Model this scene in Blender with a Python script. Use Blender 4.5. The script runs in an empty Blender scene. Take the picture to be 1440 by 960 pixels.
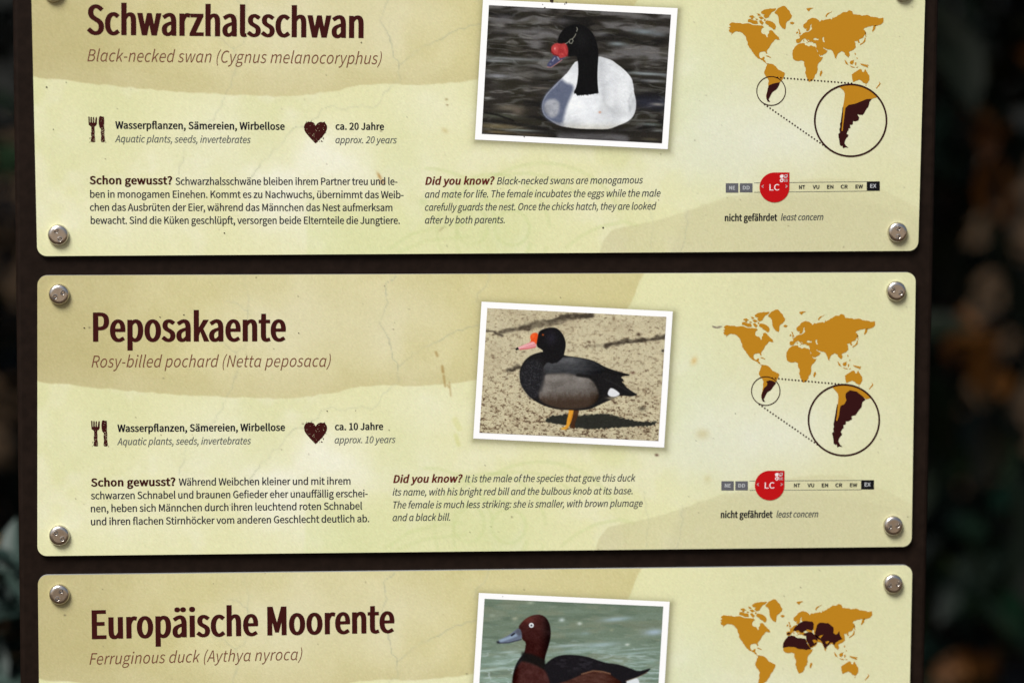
import bpy, math, random
import numpy as np
from mathutils import Vector, Matrix, Euler
from mathutils.geometry import delaunay_2d_cdt

# ------------------------------------------------------------------ camera, sky, sun, exposure
S = bpy.context.scene
C = S.collection
random.seed(7)
RNG = np.random.default_rng(11)
Z0 = 1.35                                            # height of the sign's middle above the ground
CAM_LOC = Vector((-0.135614, -1.365618, Z0 + 0.080012))
CAM_ROT = Euler((1.467012, -0.006460, -0.108035), 'XYZ')
HFOV = math.radians(20.0)
FPX = 720.0 / math.tan(HFOV / 2)                     # focal length in pixels of the 1440 px wide photograph
CAM_R = CAM_ROT.to_matrix()
CAM_RI = CAM_R.transposed()

cd = bpy.data.cameras.new('camera')
cam = bpy.data.objects.new('camera', cd)
C.objects.link(cam)
S.camera = cam
cam.location = CAM_LOC
cam.rotation_euler = CAM_ROT
cd.sensor_width = 36.0
cd.angle = HFOV
cd.clip_start = 0.05
cd.clip_end = 500.0
cd.dof.use_dof = True
cd.dof.aperture_fstop = 5.0

SUN_EL, SUN_AZ = math.radians(52), math.radians(-38)  # azimuth measured from the sign's normal, negative = to its left
sun_dir = Vector((math.sin(SUN_AZ) * math.cos(SUN_EL), -math.cos(SUN_AZ) * math.cos(SUN_EL), math.sin(SUN_EL)))
W = bpy.data.worlds.new('World')
S.world = W
W.use_nodes = True
wn = W.node_tree
sky = wn.nodes.new('ShaderNodeTexSky')
sky.sky_type = 'NISHITA'
sky.sun_disc = False
sky.sun_elevation = SUN_EL
sky.sun_rotation = math.atan2(sun_dir.x, sun_dir.y)
sky.air_density = 1.0
sky.dust_density = 4.0
sky.ozone_density = 1.0
wn.links.new(sky.outputs[0], wn.nodes['Background'].inputs[0])
wn.nodes['Background'].inputs[1].default_value = 0.05
sl = bpy.data.lights.new('sun', 'SUN')
sl.energy = 3.0
sl.angle = math.radians(26)
sl.color = (1.0, 0.985, 0.945)
so = bpy.data.objects.new('sun', sl)
C.objects.link(so)
so.rotation_euler = (-sun_dir).to_track_quat('-Z', 'Y').to_euler()
S.view_settings.view_transform = 'Standard'
S.view_settings.look = 'None'
S.view_settings.gamma = 1.0
S.view_settings.use_curve_mapping = False
S.view_settings.exposure = 0.73

# ------------------------------------------------------------------ helpers
def at(px, py, y=0.0):
    """point of the vertical plane at depth y that the photograph shows at pixel (px, py)"""
    d = CAM_R @ Vector(((px - 720) / FPX, (480 - py) / FPX, -1))
    return CAM_LOC + d * ((y - CAM_LOC.y) / d.y)

_R = np.array(CAM_R); _L = np.array(CAM_LOC)
def at_np(px, py):
    d = np.stack([(px - 720) / FPX, (480 - py) / FPX, -np.ones_like(px)], -1) @ _R.T
    return _L + d * (-_L[1] / d[..., 1])[..., None]
def pix_np(P):
    d = (P - _L) @ _R
    return 720 - d[..., 0] / d[..., 2] * FPX, 480 + d[..., 1] / d[..., 2] * FPX

def lin(c):
    c = np.asarray(c, float) / 255.0
    return np.where(c <= 0.04045, c / 12.92, ((c + 0.055) / 1.055) ** 2.4)
PRINT = np.array((.845, .87, .885))                                          # reflectance of the whitest print
def ink(*c):
    return tuple(float(v) for v in lin(c) * PRINT) + (1.0,)

def mat(name, col, rough=0.5, spec=0.3, metal=0.0, attr=None, noise=None, coat=0.0, bump=None, trans=0.0):
    m = bpy.data.materials.new(name); m.use_nodes = True
    n = m.node_tree; b = n.nodes['Principled BSDF']
    b.inputs['Base Color'].default_value = col
    b.inputs['Roughness'].default_value = rough
    b.inputs['Specular IOR Level'].default_value = spec
    b.inputs['Metallic'].default_value = metal
    b.inputs['Coat Weight'].default_value = coat
    src = None
    if attr:
        a = n.nodes.new('ShaderNodeAttribute'); a.attribute_name = attr
        src = a.outputs['Color']
    if noise:                                         # (scale, dark colour, light colour)
        t = n.nodes.new('ShaderNodeTexNoise'); t.inputs['Scale'].default_value = noise[0]; t.inputs['Detail'].default_value = 8
        tc = n.nodes.new('ShaderNodeTexCoord'); n.links.new(tc.outputs['Object'], t.inputs['Vector'])
        r = n.nodes.new('ShaderNodeValToRGB')
        r.color_ramp.elements[0].position = 0.35; r.color_ramp.elements[1].position = 0.68
        r.color_ramp.elements[0].color = noise[1]; r.color_ramp.elements[1].color = noise[2]
        n.links.new(t.outputs['Fac'], r.inputs['Fac']); src = r.outputs['Color']
    if src: n.links.new(src, b.inputs['Base Color'])
    if bump:
        t = n.nodes.new('ShaderNodeTexNoise'); t.inputs['Scale'].default_value = bump[0]; t.inputs['Detail'].default_value = 6
        tc = n.nodes.new('ShaderNodeTexCoord'); n.links.new(tc.outputs['Object'], t.inputs['Vector'])
        bp = n.nodes.new('ShaderNodeBump'); bp.inputs['Strength'].default_value = bump[1]; bp.inputs['Distance'].default_value = bump[2]
        n.links.new(t.outputs['Fac'], bp.inputs['Height']); n.links.new(bp.outputs[0], b.inputs['Normal'])
    return m

def link(name, me, mats, parent=None):
    o = bpy.data.objects.new(name, me)
    for m in mats: me.materials.append(m)
    C.objects.link(o)
    if parent is not None: o.parent = parent
    return o

def mesh_np(name, V, F, cols=None, mi=None, smooth=False):
    """V (n,3); F (m,4) or (m,3) array, or list of index lists"""
    me = bpy.data.meshes.new(name)
    if isinstance(F, np.ndarray):
        k = F.shape[1]
        me.vertices.add(len(V)); me.vertices.foreach_set('co', np.ascontiguousarray(V, np.float32).ravel())
        me.loops.add(F.size); me.loops.foreach_set('vertex_index', np.ascontiguousarray(F, np.int32).ravel())
        me.polygons.add(len(F)); me.polygons.foreach_set('loop_start', np.arange(0, F.size, k, dtype=np.int32))
        me.update(calc_edges=True)
    else:
        me.from_pydata([tuple(v) for v in V], [], F); me.update()
    if cols is not None:
        a = me.color_attributes.new('Col', 'FLOAT_COLOR', 'POINT')
        c = np.ones((len(V), 4), np.float32); c[:, :3] = cols
        a.data.foreach_set('color', c.ravel())
    if mi is not None: me.polygons.foreach_set('material_index', np.asarray(mi, np.int32))
    if smooth: me.polygons.foreach_set('use_smooth', np.ones(len(me.polygons), bool))
    me.validate()
    return me

def vnoise(x, y, seed=0):
    """smooth value noise in 0..1 on numpy arrays"""
    t = np.random.default_rng(seed).random((256, 256))
    xi = np.floor(x).astype(int); yi = np.floor(y).astype(int)
    fx = x - xi; fy = y - yi
    fx = fx * fx * (3 - 2 * fx); fy = fy * fy * (3 - 2 * fy)
    g = lambda a, b: t[a & 255, b & 255]
    return (g(xi, yi) * (1 - fx) + g(xi + 1, yi) * fx) * (1 - fy) + (g(xi, yi + 1) * (1 - fx) + g(xi + 1, yi + 1) * fx) * fy
def fbm(x, y, seed=0, o=4):
    s = 0; a = 1; n = 0
    for i in range(o):
        s = s + a * vnoise(x * 2 ** i + 17.3 * i, y * 2 ** i + 5.1 * i, seed + i); n += a; a *= 0.5
    return s / n
def sm(a, b, x):
    t = np.clip((x - a) / (b - a), 0, 1)
    return t * t * (3 - 2 * t)
def seg_dist(x, y, pts):
    d = np.full(x.shape, 1e9)
    for (ax, ay), (bx, by) in zip(pts[:-1], pts[1:]):
        ux, uy = bx - ax, by - ay
        t = np.clip(((x - ax) * ux + (y - ay) * uy) / (ux * ux + uy * uy + 1e-9), 0, 1)
        d = np.minimum(d, np.hypot(x - ax - t * ux, y - ay - t * uy))
    return d
def poly_sdf(x, y, pts):
    """signed distance, negative inside"""
    q = list(pts) + [pts[0]]
    d = seg_dist(x, y, q)
    ins = np.zeros(x.shape, bool)
    for (ax, ay), (bx, by) in zip(q[:-1], q[1:]):
        if ay == by: continue
        c = ((ay > y) != (by > y)) & (x < (bx - ax) * (y - ay) / (by - ay) + ax)
        ins ^= c
    return np.where(ins, -d, d)
def pmask(x, y, pts, soft=0.8):
    return sm(soft, -soft, poly_sdf(x, y, pts))
def smooth_poly(pts, it=2):
    """corner-cutting, so that a traced outline runs as a curve"""
    for _ in range(it):
        q = []
        for a, b in zip(pts, pts[1:] + pts[:1]):
            q.append((a[0] * .75 + b[0] * .25, a[1] * .75 + b[1] * .25)); q.append((a[0] * .25 + b[0] * .75, a[1] * .25 + b[1] * .75))
        pts = q
    return pts
class Picture:
    """a printed picture, evaluated at points given in pixels of the photograph (colours 0..255)"""
    def __init__(s, x, y):
        s.x, s.y = x, y; s.c = np.zeros(x.shape + (3,))
    def fill(s, col, m=1.0):
        m = np.broadcast_to(np.asarray(m, float), s.x.shape)[..., None]
        s.c = s.c * (1 - m) + np.asarray(col, float) * m
    def poly(s, pts, col, soft=0.8, curve=2, a=1.0):
        m = pmask(s.x, s.y, smooth_poly(list(pts), curve) if curve else pts, soft) * a
        s.fill(col, m); return m
    def line(s, pts, col, w=1.0, soft=0.6, a=1.0):
        s.fill(col, sm(w + soft, max(w - soft, 0), seg_dist(s.x, s.y, pts)) * a)
    def blob(s, cx, cy, rx, ry, col, a=1.0, rot=0.0):
        c_, s_ = math.cos(rot), math.sin(rot)
        u = ((s.x - cx) * c_ + (s.y - cy) * s_) / rx; v = (-(s.x - cx) * s_ + (s.y - cy) * c_) / ry
        s.fill(col, np.exp(-(u * u + v * v)) * a)
    def grain(s, sd): s.c = s.c + RNG.normal(0, sd, s.x.shape)[..., None] + RNG.normal(0, sd * .35, s.c.shape)

# ------------------------------------------------------------------ lettering: outlines of a humanist sans serif (capital height = 700 units)
GLYPHS = """(323;228 -187L282 -163C200 -28 160 135 160 297C160 458 200 620 282 756L228 781C140 638 88 484 88 297C88 109 140 -45 228 -187
)323;95 -187C182 -45 235 109 235 297C235 484 182 638 95 781L40 756C122 620 163 458 163 297C163 135 122 -28 40 -163L95 -187
,265;72 -181C158 -145 211 -74 211 18C211 82 183 120 138 120C102 120 72 97 72 59C72 21 101 -2 136 -2L146 -1C145 -58 110 -104 51 -130L72 -181
-331;44 234L288 234L288 301L44 301L44 234
.265;133 -12C167 -12 196 14 196 53C196 94 167 120 133 120C97 120 70 94 70 53C70 14 97 -12 133 -12
0530;265 -12C398 -12 483 108 483 352C483 595 398 712 265 712C132 712 48 595 48 352C48 108 132 -12 265 -12|265 58C186 58 132 147 132 352C132 557 186 644 265 644C345 644 399 557 399 352C399 147 345 58 265 58
1530;84 0L468 0L468 73L328 73L328 700L261 700C223 678 178 662 116 650L116 595L241 595L241 73L84 73L84 0
2530;42 0L482 0L482 75L288 75C253 75 210 72 174 69C338 224 449 367 449 507C449 631 370 712 244 712C156 712 95 672 38 610L89 561C128 607 177 642 234 642C321 642 363 583 363 503C363 383 262 244 42 52L42 0
:265;133 372C167 372 196 399 196 439C196 478 167 506 133 506C97 506 70 478 70 439C70 399 97 372 133 372|133 -12C167 -12 196 14 196 53C196 94 167 120 133 120C97 120 70 94 70 53C70 14 97 -12 133 -12
<530;495 139L495 216L268 299L125 352L125 356L268 410L495 494L495 569L36 389L36 320L495 139
>530;36 139L495 320L495 389L36 569L36 494L262 410L405 356L405 352L262 299L36 216L36 139
?453;170 211L247 211C230 361 402 417 402 558C402 663 331 728 223 728C146 728 85 690 41 640L91 594C124 632 166 655 214 655C283 655 317 609 317 552C317 438 147 377 170 211|211 -12C246 -12 275 14 275 53C275 94 246 120 211 120C176 120 149 94 149 53C149 14 176 -12 211 -12
A581;4 0L93 0L160 214L416 214L483 0L577 0L339 700L241 700L4 0|182 284L217 392C242 471 265 546 286 628L290 628C313 547 335 471 361 392L394 284L182 284
B627;96 0L319 0C476 0 584 68 584 205C584 301 525 356 442 372L442 377C508 398 544 459 544 529C544 652 445 700 304 700L96 700L96 0|184 403L184 630L292 630C402 630 457 600 457 518C457 446 409 403 288 403L184 403|184 71L184 334L307 334C430 334 498 295 498 208C498 114 427 71 307 71L184 71
C609;360 -12C451 -12 520 24 575 88L526 144C481 95 431 65 364 65C230 65 146 176 146 352C146 527 235 635 367 635C427 635 473 608 510 569L558 626C518 671 451 712 366 712C188 712 55 576 55 350C55 122 185 -12 360 -12
D657;96 0L275 0C486 0 601 131 601 352C601 576 486 700 271 700L96 700L96 0|184 73L184 628L264 628C429 628 510 530 510 352C510 176 429 73 264 73L184 73
E562;96 0L510 0L510 75L184 75L184 330L450 330L450 406L184 406L184 626L499 626L499 700L96 700L96 0
F527;96 0L184 0L184 314L452 314L452 389L184 389L184 626L499 626L499 700L96 700L96 0
G658;371 -12C465 -12 542 22 587 69L587 363L357 363L357 289L506 289L506 106C478 80 430 65 380 65C230 65 146 176 146 352C146 527 238 635 379 635C449 635 495 605 530 569L578 626C538 668 474 712 376 712C191 712 55 576 55 350C55 122 187 -12 371 -12
I280;96 0L184 0L184 700L96 700L96 0
J511;226 -12C363 -12 419 84 419 205L419 700L330 700L330 214C330 108 293 65 218 65C167 65 128 88 96 144L33 98C74 26 138 -12 226 -12
K617;96 0L184 0L184 222L305 365L515 0L613 0L360 435L580 700L479 700L186 349L184 349L184 700L96 700L96 0
L519;96 0L491 0L491 75L184 75L184 700L96 700L96 0
M775;96 0L176 0L176 388C176 448 170 533 164 594L168 594L224 435L357 71L416 71L548 435L605 594L608 594C604 533 597 448 597 388L597 0L679 0L679 700L573 700L439 326C423 278 409 228 391 180L387 180C370 228 354 278 336 326L202 700L96 700L96 0
N690;96 0L180 0L180 368C180 441 173 516 169 586L173 586L248 442L503 0L594 0L594 700L510 700L510 336C510 264 517 184 522 115L518 115L442 259L186 700L96 700L96 0
O709;354 -12C530 -12 653 128 653 352C653 577 530 712 354 712C179 712 55 577 55 352C55 128 179 -12 354 -12|354 65C228 65 146 178 146 352C146 527 228 635 354 635C480 635 562 527 562 352C562 178 480 65 354 65
P605;96 0L184 0L184 279L300 279C454 279 558 347 558 495C558 647 453 700 296 700L96 700L96 0|184 350L184 628L285 628C408 628 470 597 470 495C470 394 412 350 288 350L184 350
R606;184 368L184 628L302 628C412 628 472 596 472 504C472 413 412 368 302 368L184 368|480 0L580 0L402 307C497 329 560 394 560 504C560 649 457 700 315 700L96 700L96 0L184 0L184 297L310 297L480 0
S569;290 -12C436 -12 528 75 528 186C528 290 465 338 384 373L285 416C230 439 168 465 168 534C168 596 220 635 299 635C364 635 415 610 458 570L504 626C456 677 382 712 299 712C172 712 78 635 78 527C78 425 156 375 221 348L321 304C388 274 438 251 438 179C438 111 384 65 291 65C219 65 148 99 98 152L46 91C106 28 191 -12 290 -12
T572;242 0L330 0L330 626L542 626L542 700L30 700L30 626L242 626L242 0
U689;345 -12C487 -12 596 64 596 288L596 700L511 700L511 286C511 118 437 65 345 65C253 65 181 118 181 286L181 700L94 700L94 288C94 64 202 -12 345 -12
V549;224 0L327 0L549 700L459 700L347 321C323 239 306 172 279 90L275 90C249 172 231 239 207 321L94 700L1 700L224 0
W838;173 0L278 0L382 422L417 582L421 582L456 422L562 0L668 0L813 700L729 700L653 319L615 92L609 92L560 319L462 700L381 700L285 319L235 92L231 92L189 319L116 700L25 700L173 0
X547;16 0L110 0L210 189L266 303L270 303L330 189L435 0L532 0L327 357L518 700L425 700L331 521L282 418L278 418L223 521L127 700L30 700L221 362L16 0
a538;207 -12C271 -12 329 21 379 62L382 62L390 0L461 0L461 319C461 448 409 532 282 532C198 532 125 495 78 464L112 404C153 432 207 459 267 459C352 459 374 395 374 329C154 304 56 247 56 135C56 41 120 -12 207 -12|232 58C180 58 140 81 140 140C140 207 200 250 374 270L374 126C324 81 282 58 232 58
b590;316 -12C435 -12 541 90 541 267C541 428 469 532 335 532C277 532 220 499 172 459L176 552L176 760L88 760L88 0L158 0L165 53L169 53C214 12 268 -12 316 -12|302 61C267 61 221 74 176 115L176 388C224 434 270 458 313 458C413 458 451 382 451 266C451 138 388 61 302 61
c487;292 -12C354 -12 414 12 460 53L422 112C390 83 348 60 300 60C204 60 139 139 139 259C139 378 208 458 303 458C343 458 376 440 406 414L450 471C414 503 367 532 299 532C165 532 50 432 50 259C50 87 155 -12 292 -12
d592;265 -12C327 -12 382 21 422 61L425 61L433 0L504 0L504 760L416 760L416 561L421 472C375 509 336 532 275 532C157 532 51 427 51 259C51 86 135 -12 265 -12|284 61C193 61 140 135 140 260C140 378 207 458 290 458C333 458 373 443 416 404L416 132C373 84 331 61 284 61
e529;298 -12C368 -12 423 11 468 40L437 98C398 73 358 57 308 57C209 57 141 128 136 239L485 239L489 288C489 436 414 532 282 532C163 532 50 428 50 259C50 88 159 -12 298 -12|135 301C145 404 210 462 284 462C365 462 413 406 413 301L135 301
f310;32 448L102 448L102 0L189 0L189 448L299 448L299 519L189 519L189 601C189 668 213 703 263 703C281 703 302 698 321 689L340 756C316 766 286 773 253 773C150 773 102 707 102 602L102 519L32 514L32 448
g539;263 -239C423 -239 525 -156 525 -59C525 27 464 64 345 64L243 64C173 64 152 88 152 120C152 149 166 166 185 182C208 171 237 164 262 164C369 164 452 234 452 345C452 390 435 428 410 452L516 452L516 519L335 519C317 526 291 532 262 532C158 532 68 460 68 347C68 285 101 234 136 207L136 203C108 184 78 150 78 107C78 66 98 38 125 22L125 17C76 -12 49 -55 49 -100C49 -189 137 -239 263 -239|262 223C202 223 152 271 152 347C152 423 202 468 262 468C324 468 372 423 372 347C372 271 322 223 262 223|275 -179C180 -179 125 -143 125 -88C125 -58 140 -27 178 0C201 -6 225 -8 244 -8L334 -8C403 -8 439 -25 439 -74C439 -127 375 -179 275 -179
h580;88 0L176 0L176 376C227 429 264 456 317 456C386 456 415 414 415 317L415 0L502 0L502 329C502 460 453 532 344 532C273 532 220 493 172 445L176 552L176 760L88 760L88 0
i263;88 0L176 0L176 519L88 519L88 0|132 626C166 626 190 648 190 684C190 717 166 740 132 740C97 740 74 717 74 684C74 648 97 626 132 626
k527;88 0L174 0L174 137L271 250L423 0L518 0L322 309L495 519L397 519L178 245L174 245L174 760L88 760L88 0
l271;180 -12C203 -12 218 -9 230 -5L218 62L200 60C186 60 176 71 176 97L176 760L88 760L88 103C88 30 115 -12 180 -12
m884;88 0L176 0L176 376C223 430 266 456 306 456C371 456 402 414 402 317L402 0L489 0L489 376C538 430 580 456 620 456C686 456 716 414 716 317L716 0L803 0L803 329C803 460 753 532 647 532C583 532 529 491 475 433C454 494 412 532 331 532C269 532 216 493 170 443L168 443L159 519L88 519L88 0
n583;88 0L176 0L176 376C227 429 264 456 317 456C386 456 415 414 415 317L415 0L502 0L502 329C502 460 453 532 344 532C273 532 219 493 170 443L168 443L159 519L88 519L88 0
o579;289 -12C416 -12 529 87 529 259C529 432 416 532 289 532C162 532 50 432 50 259C50 87 162 -12 289 -12|289 60C200 60 139 139 139 259C139 378 200 458 289 458C379 458 440 378 440 259C440 139 379 60 289 60
p592;88 -219L176 -219L176 -43L173 48C220 9 269 -12 316 -12C435 -12 541 90 541 267C541 428 469 532 335 532C275 532 217 498 170 458L168 458L159 519L88 519L88 -219|302 61C267 61 222 74 176 115L176 388C225 434 270 458 313 458C413 458 451 382 451 266C451 138 388 61 302 61
q592;416 -219L504 -219L504 519L435 519L426 470L424 470C378 510 336 532 275 532C157 532 51 427 51 259C51 86 135 -12 265 -12C325 -12 379 19 421 60L416 -34L416 -219|284 61C193 61 140 135 140 260C140 378 207 458 290 458C333 458 373 443 416 404L416 132C373 84 331 61 284 61
r371;88 0L176 0L176 333C210 421 263 454 306 454C328 454 339 451 356 445L372 520C356 529 340 532 317 532C260 532 206 490 170 424L168 424L159 519L88 519L88 0
s447;223 -12C346 -12 412 57 412 141C412 240 330 270 254 299C196 321 142 340 142 389C142 430 173 464 239 464C285 464 321 444 356 418L398 473C359 505 302 532 238 532C124 532 59 467 59 385C59 296 137 262 210 235C267 214 329 189 329 137C329 92 295 55 226 55C164 55 118 80 73 117L31 59C79 18 150 -12 223 -12
t360;250 -12C283 -12 317 -3 347 7L329 73C312 65 289 58 270 58C210 58 190 95 190 158L190 448L331 448L331 519L190 519L190 665L117 665L108 519L26 514L26 448L103 448L103 160C103 56 140 -12 250 -12
u580;240 -12C310 -12 362 25 411 81L414 81L420 0L493 0L493 519L406 519L406 151C356 90 319 63 265 63C197 63 168 104 168 201L168 519L80 519L80 190C80 57 130 -12 240 -12
v498;200 0L302 0L485 519L399 519L301 223L253 71L248 71L201 223L103 519L12 519L200 0
w766;170 0L271 0L345 278C358 328 369 376 380 429L385 429C397 376 407 329 420 280L495 0L601 0L741 519L657 519L582 219L550 74L545 74L509 219L428 519L343 519L262 219L227 74L223 74L192 219L115 519L26 519L170 0
x476;14 0L106 0L176 121L228 214L233 214C253 184 272 153 289 121L366 0L461 0L290 262L448 519L357 519L293 405L247 318L243 318C225 348 207 375 192 405L122 519L28 519L185 270L14 0
y498;96 -223C200 -223 254 -145 290 -44L485 519L400 519L307 231L265 84L260 84L208 231L103 519L12 519L221 -1L209 -40C187 -104 151 -152 93 -152C78 -152 63 -147 53 -143L35 -213C52 -220 73 -223 96 -223
z454;33 0L426 0L426 71L143 71L417 472L417 519L63 519L63 448L307 448L33 47L33 0
ä538;207 -12C271 -12 329 21 379 62L382 62L390 0L461 0L461 319C461 448 409 532 282 532C198 532 125 495 78 464L112 404C153 432 207 459 267 459C352 459 374 395 374 329C154 304 56 247 56 135C56 41 120 -12 207 -12|232 58C180 58 140 81 140 140C140 207 200 250 374 270L374 126C324 81 282 58 232 58|182 627C213 627 236 650 236 680C236 710 213 732 182 732C152 732 130 710 130 680C130 650 152 627 182 627|388 627C418 627 441 650 441 680C441 710 418 732 388 732C357 732 334 710 334 680C334 650 357 627 388 627
ö579;289 -12C416 -12 529 87 529 259C529 432 416 532 289 532C162 532 50 432 50 259C50 87 162 -12 289 -12|289 60C200 60 139 139 139 259C139 378 200 458 289 458C379 458 440 378 440 259C440 139 379 60 289 60|187 627C217 627 240 650 240 680C240 710 217 732 187 732C156 732 135 710 135 680C135 650 156 627 187 627|392 627C422 627 444 650 444 680C444 710 422 732 392 732C361 732 339 710 339 680C339 650 361 627 392 627
ü580;240 -12C310 -12 362 25 411 81L414 81L420 0L493 0L493 519L406 519L406 151C356 90 319 63 265 63C197 63 168 104 168 201L168 519L80 519L80 190C80 57 130 -12 240 -12|186 627C217 627 240 650 240 680C240 710 217 732 186 732C157 732 134 710 134 680C134 650 157 627 186 627|392 627C422 627 445 650 445 680C445 710 422 732 392 732C362 732 339 710 339 680C339 650 362 627 392 627
ɑ597;265 -12C329 -12 385 23 424 63L427 63C435 8 463 -12 509 -12C529 -12 543 -9 556 -5L544 62L527 60C514 60 504 71 504 97L504 519L434 519L426 468L424 468C378 510 335 532 277 532C157 532 51 427 51 259C51 86 135 -12 265 -12|284 61C193 61 140 135 140 260C140 378 207 458 290 458C333 458 373 443 416 404L416 132C373 84 331 61 284 61
ﬁ573;398 0L486 0L486 519L398 519L398 0|442 626C477 626 501 648 501 684C501 717 477 740 442 740C409 740 385 717 385 684C385 648 409 626 442 626|32 448L102 448L102 0L189 0L189 448L299 448L299 519L189 519L189 601C189 668 213 703 263 703C281 703 302 698 321 689L340 756C316 766 286 773 253 773C150 773 102 707 102 602L102 519L32 514L32 448
ﬂ583;491 -12C514 -12 528 -9 541 -5L529 62L510 60C498 60 486 71 486 97L486 760L398 760L398 103C398 30 426 -12 491 -12|32 448L102 448L102 0L189 0L189 448L299 448L299 519L189 519L189 601C189 668 213 703 263 703C281 703 302 698 321 689L340 756C316 766 286 773 253 773C150 773 102 707 102 602L102 519L32 514L32 448
 214;"""
FONT = {}
for row in GLYPHS.split('\n'):
    ch, rest = row[0], row[1:]
    adv, _, out = rest.partition(';')
    conts = []
    for c in out.split('|') if out else []:
        toks = c.replace('L', '\x00L').replace('C', '\x00C').split('\x00')
        p = [float(v) for v in toks[0].split()]
        segs = []
        for t in toks[1:]:
            segs.append((t[0], [float(v) for v in t[1:].split()]))
        conts.append((p, segs))
    FONT[ch] = (float(adv), conts)
KERN = {'Wa': -26, 'Wä': -26, 'We': -22, 'Wi': -8, 'Ay': -20, 'yr': -6, 'r,': -40, 'y ': -8, 'ca': -4, 'P a': 0, 'Ja': -6, 'Fe': -22, 'Pe': -12, 'Pa': -18}

def glyph(ch, sx, ox, oy, slant, n):
    """flattened, stretched, emboldened and slanted outline loops of one letter"""
    loops = []
    for (p, segs) in FONT[ch][1]:
        pts = [tuple(p)]
        for k, v in segs:
            x0, y0 = pts[-1]
            if k == 'L': pts.append((v[0], v[1]))
            else:
                for i in range(1, n + 1):
                    t = i / n; u = 1 - t
                    pts.append((u ** 3 * x0 + 3 * u * u * t * v[0] + 3 * u * t * t * v[2] + t ** 3 * v[4],
                                u ** 3 * y0 + 3 * u * u * t * v[1] + 3 * u * t * t * v[3] + t ** 3 * v[5]))
        q = []
        for a in pts:
            if not q or abs(a[0] - q[-1][0]) + abs(a[1] - q[-1][1]) > 1: q.append(a)
        if abs(q[0][0] - q[-1][0]) + abs(q[0][1] - q[-1][1]) < 1.5: q.pop()
        loops.append([(a * sx, b) for a, b in q])
    if not loops: return []
    area = lambda l: sum(a[0] * b[1] - b[0] * a[1] for a, b in zip(l, l[1:] + l[:1]))
    sgn = 1 if area(max(loops, key=lambda l: abs(area(l)))) > 0 else -1
    res = []
    for l in loops:
        m = len(l); r = []
        for i in range(m):
            a, b, c = l[i - 1], l[i], l[(i + 1) % m]
            e1 = Vector((b[0] - a[0], b[1] - a[1])).normalized(); e2 = Vector((c[0] - b[0], c[1] - b[1])).normalized()
            n1 = Vector((e1.y, -e1.x)); n2 = Vector((e2.y, -e2.x)); nn = n1 + n2
            if nn.length < 1e-4: nn = n1
            nn = nn.normalized(); k = 1 / max(0.6, nn.dot(n1)); nn = nn * k * sgn
            y = b[1] + nn.y * oy
            r.append((b[0] + nn.x * ox + y * slant, y))
        res.append(r)
    return res

STYLE = {  # thickening in x, in y (units), slant, curve steps
    'title': (33, 9, 0, 6), 'subtitle': (-6, -6, .21, 5), 'strong': (31, 17, 0, 3), 'body': (13, 7, 0, 3),
    'heading': (41, 24, 0, 3), 'italic': (4, 1, .2, 3), 'bodyitalic': (5, 2, .2, 3), 'headitalic': (36, 22, .2, 3),
    'condensed': (34, 17, 0, 3), 'conditalic': (12, 5, .2, 3), 'grotesque': (36, 28, 0, 3), 'thin': (10, 8, 0, 4)}

TRACK = {'body': -14, 'bodyitalic': -17, 'italic': -12, 'title': 32, 'heading': 30, 'headitalic': 26, 'strong': 20, 'condensed': 22, 'subtitle': 4, 'grotesque': 30}

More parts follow.
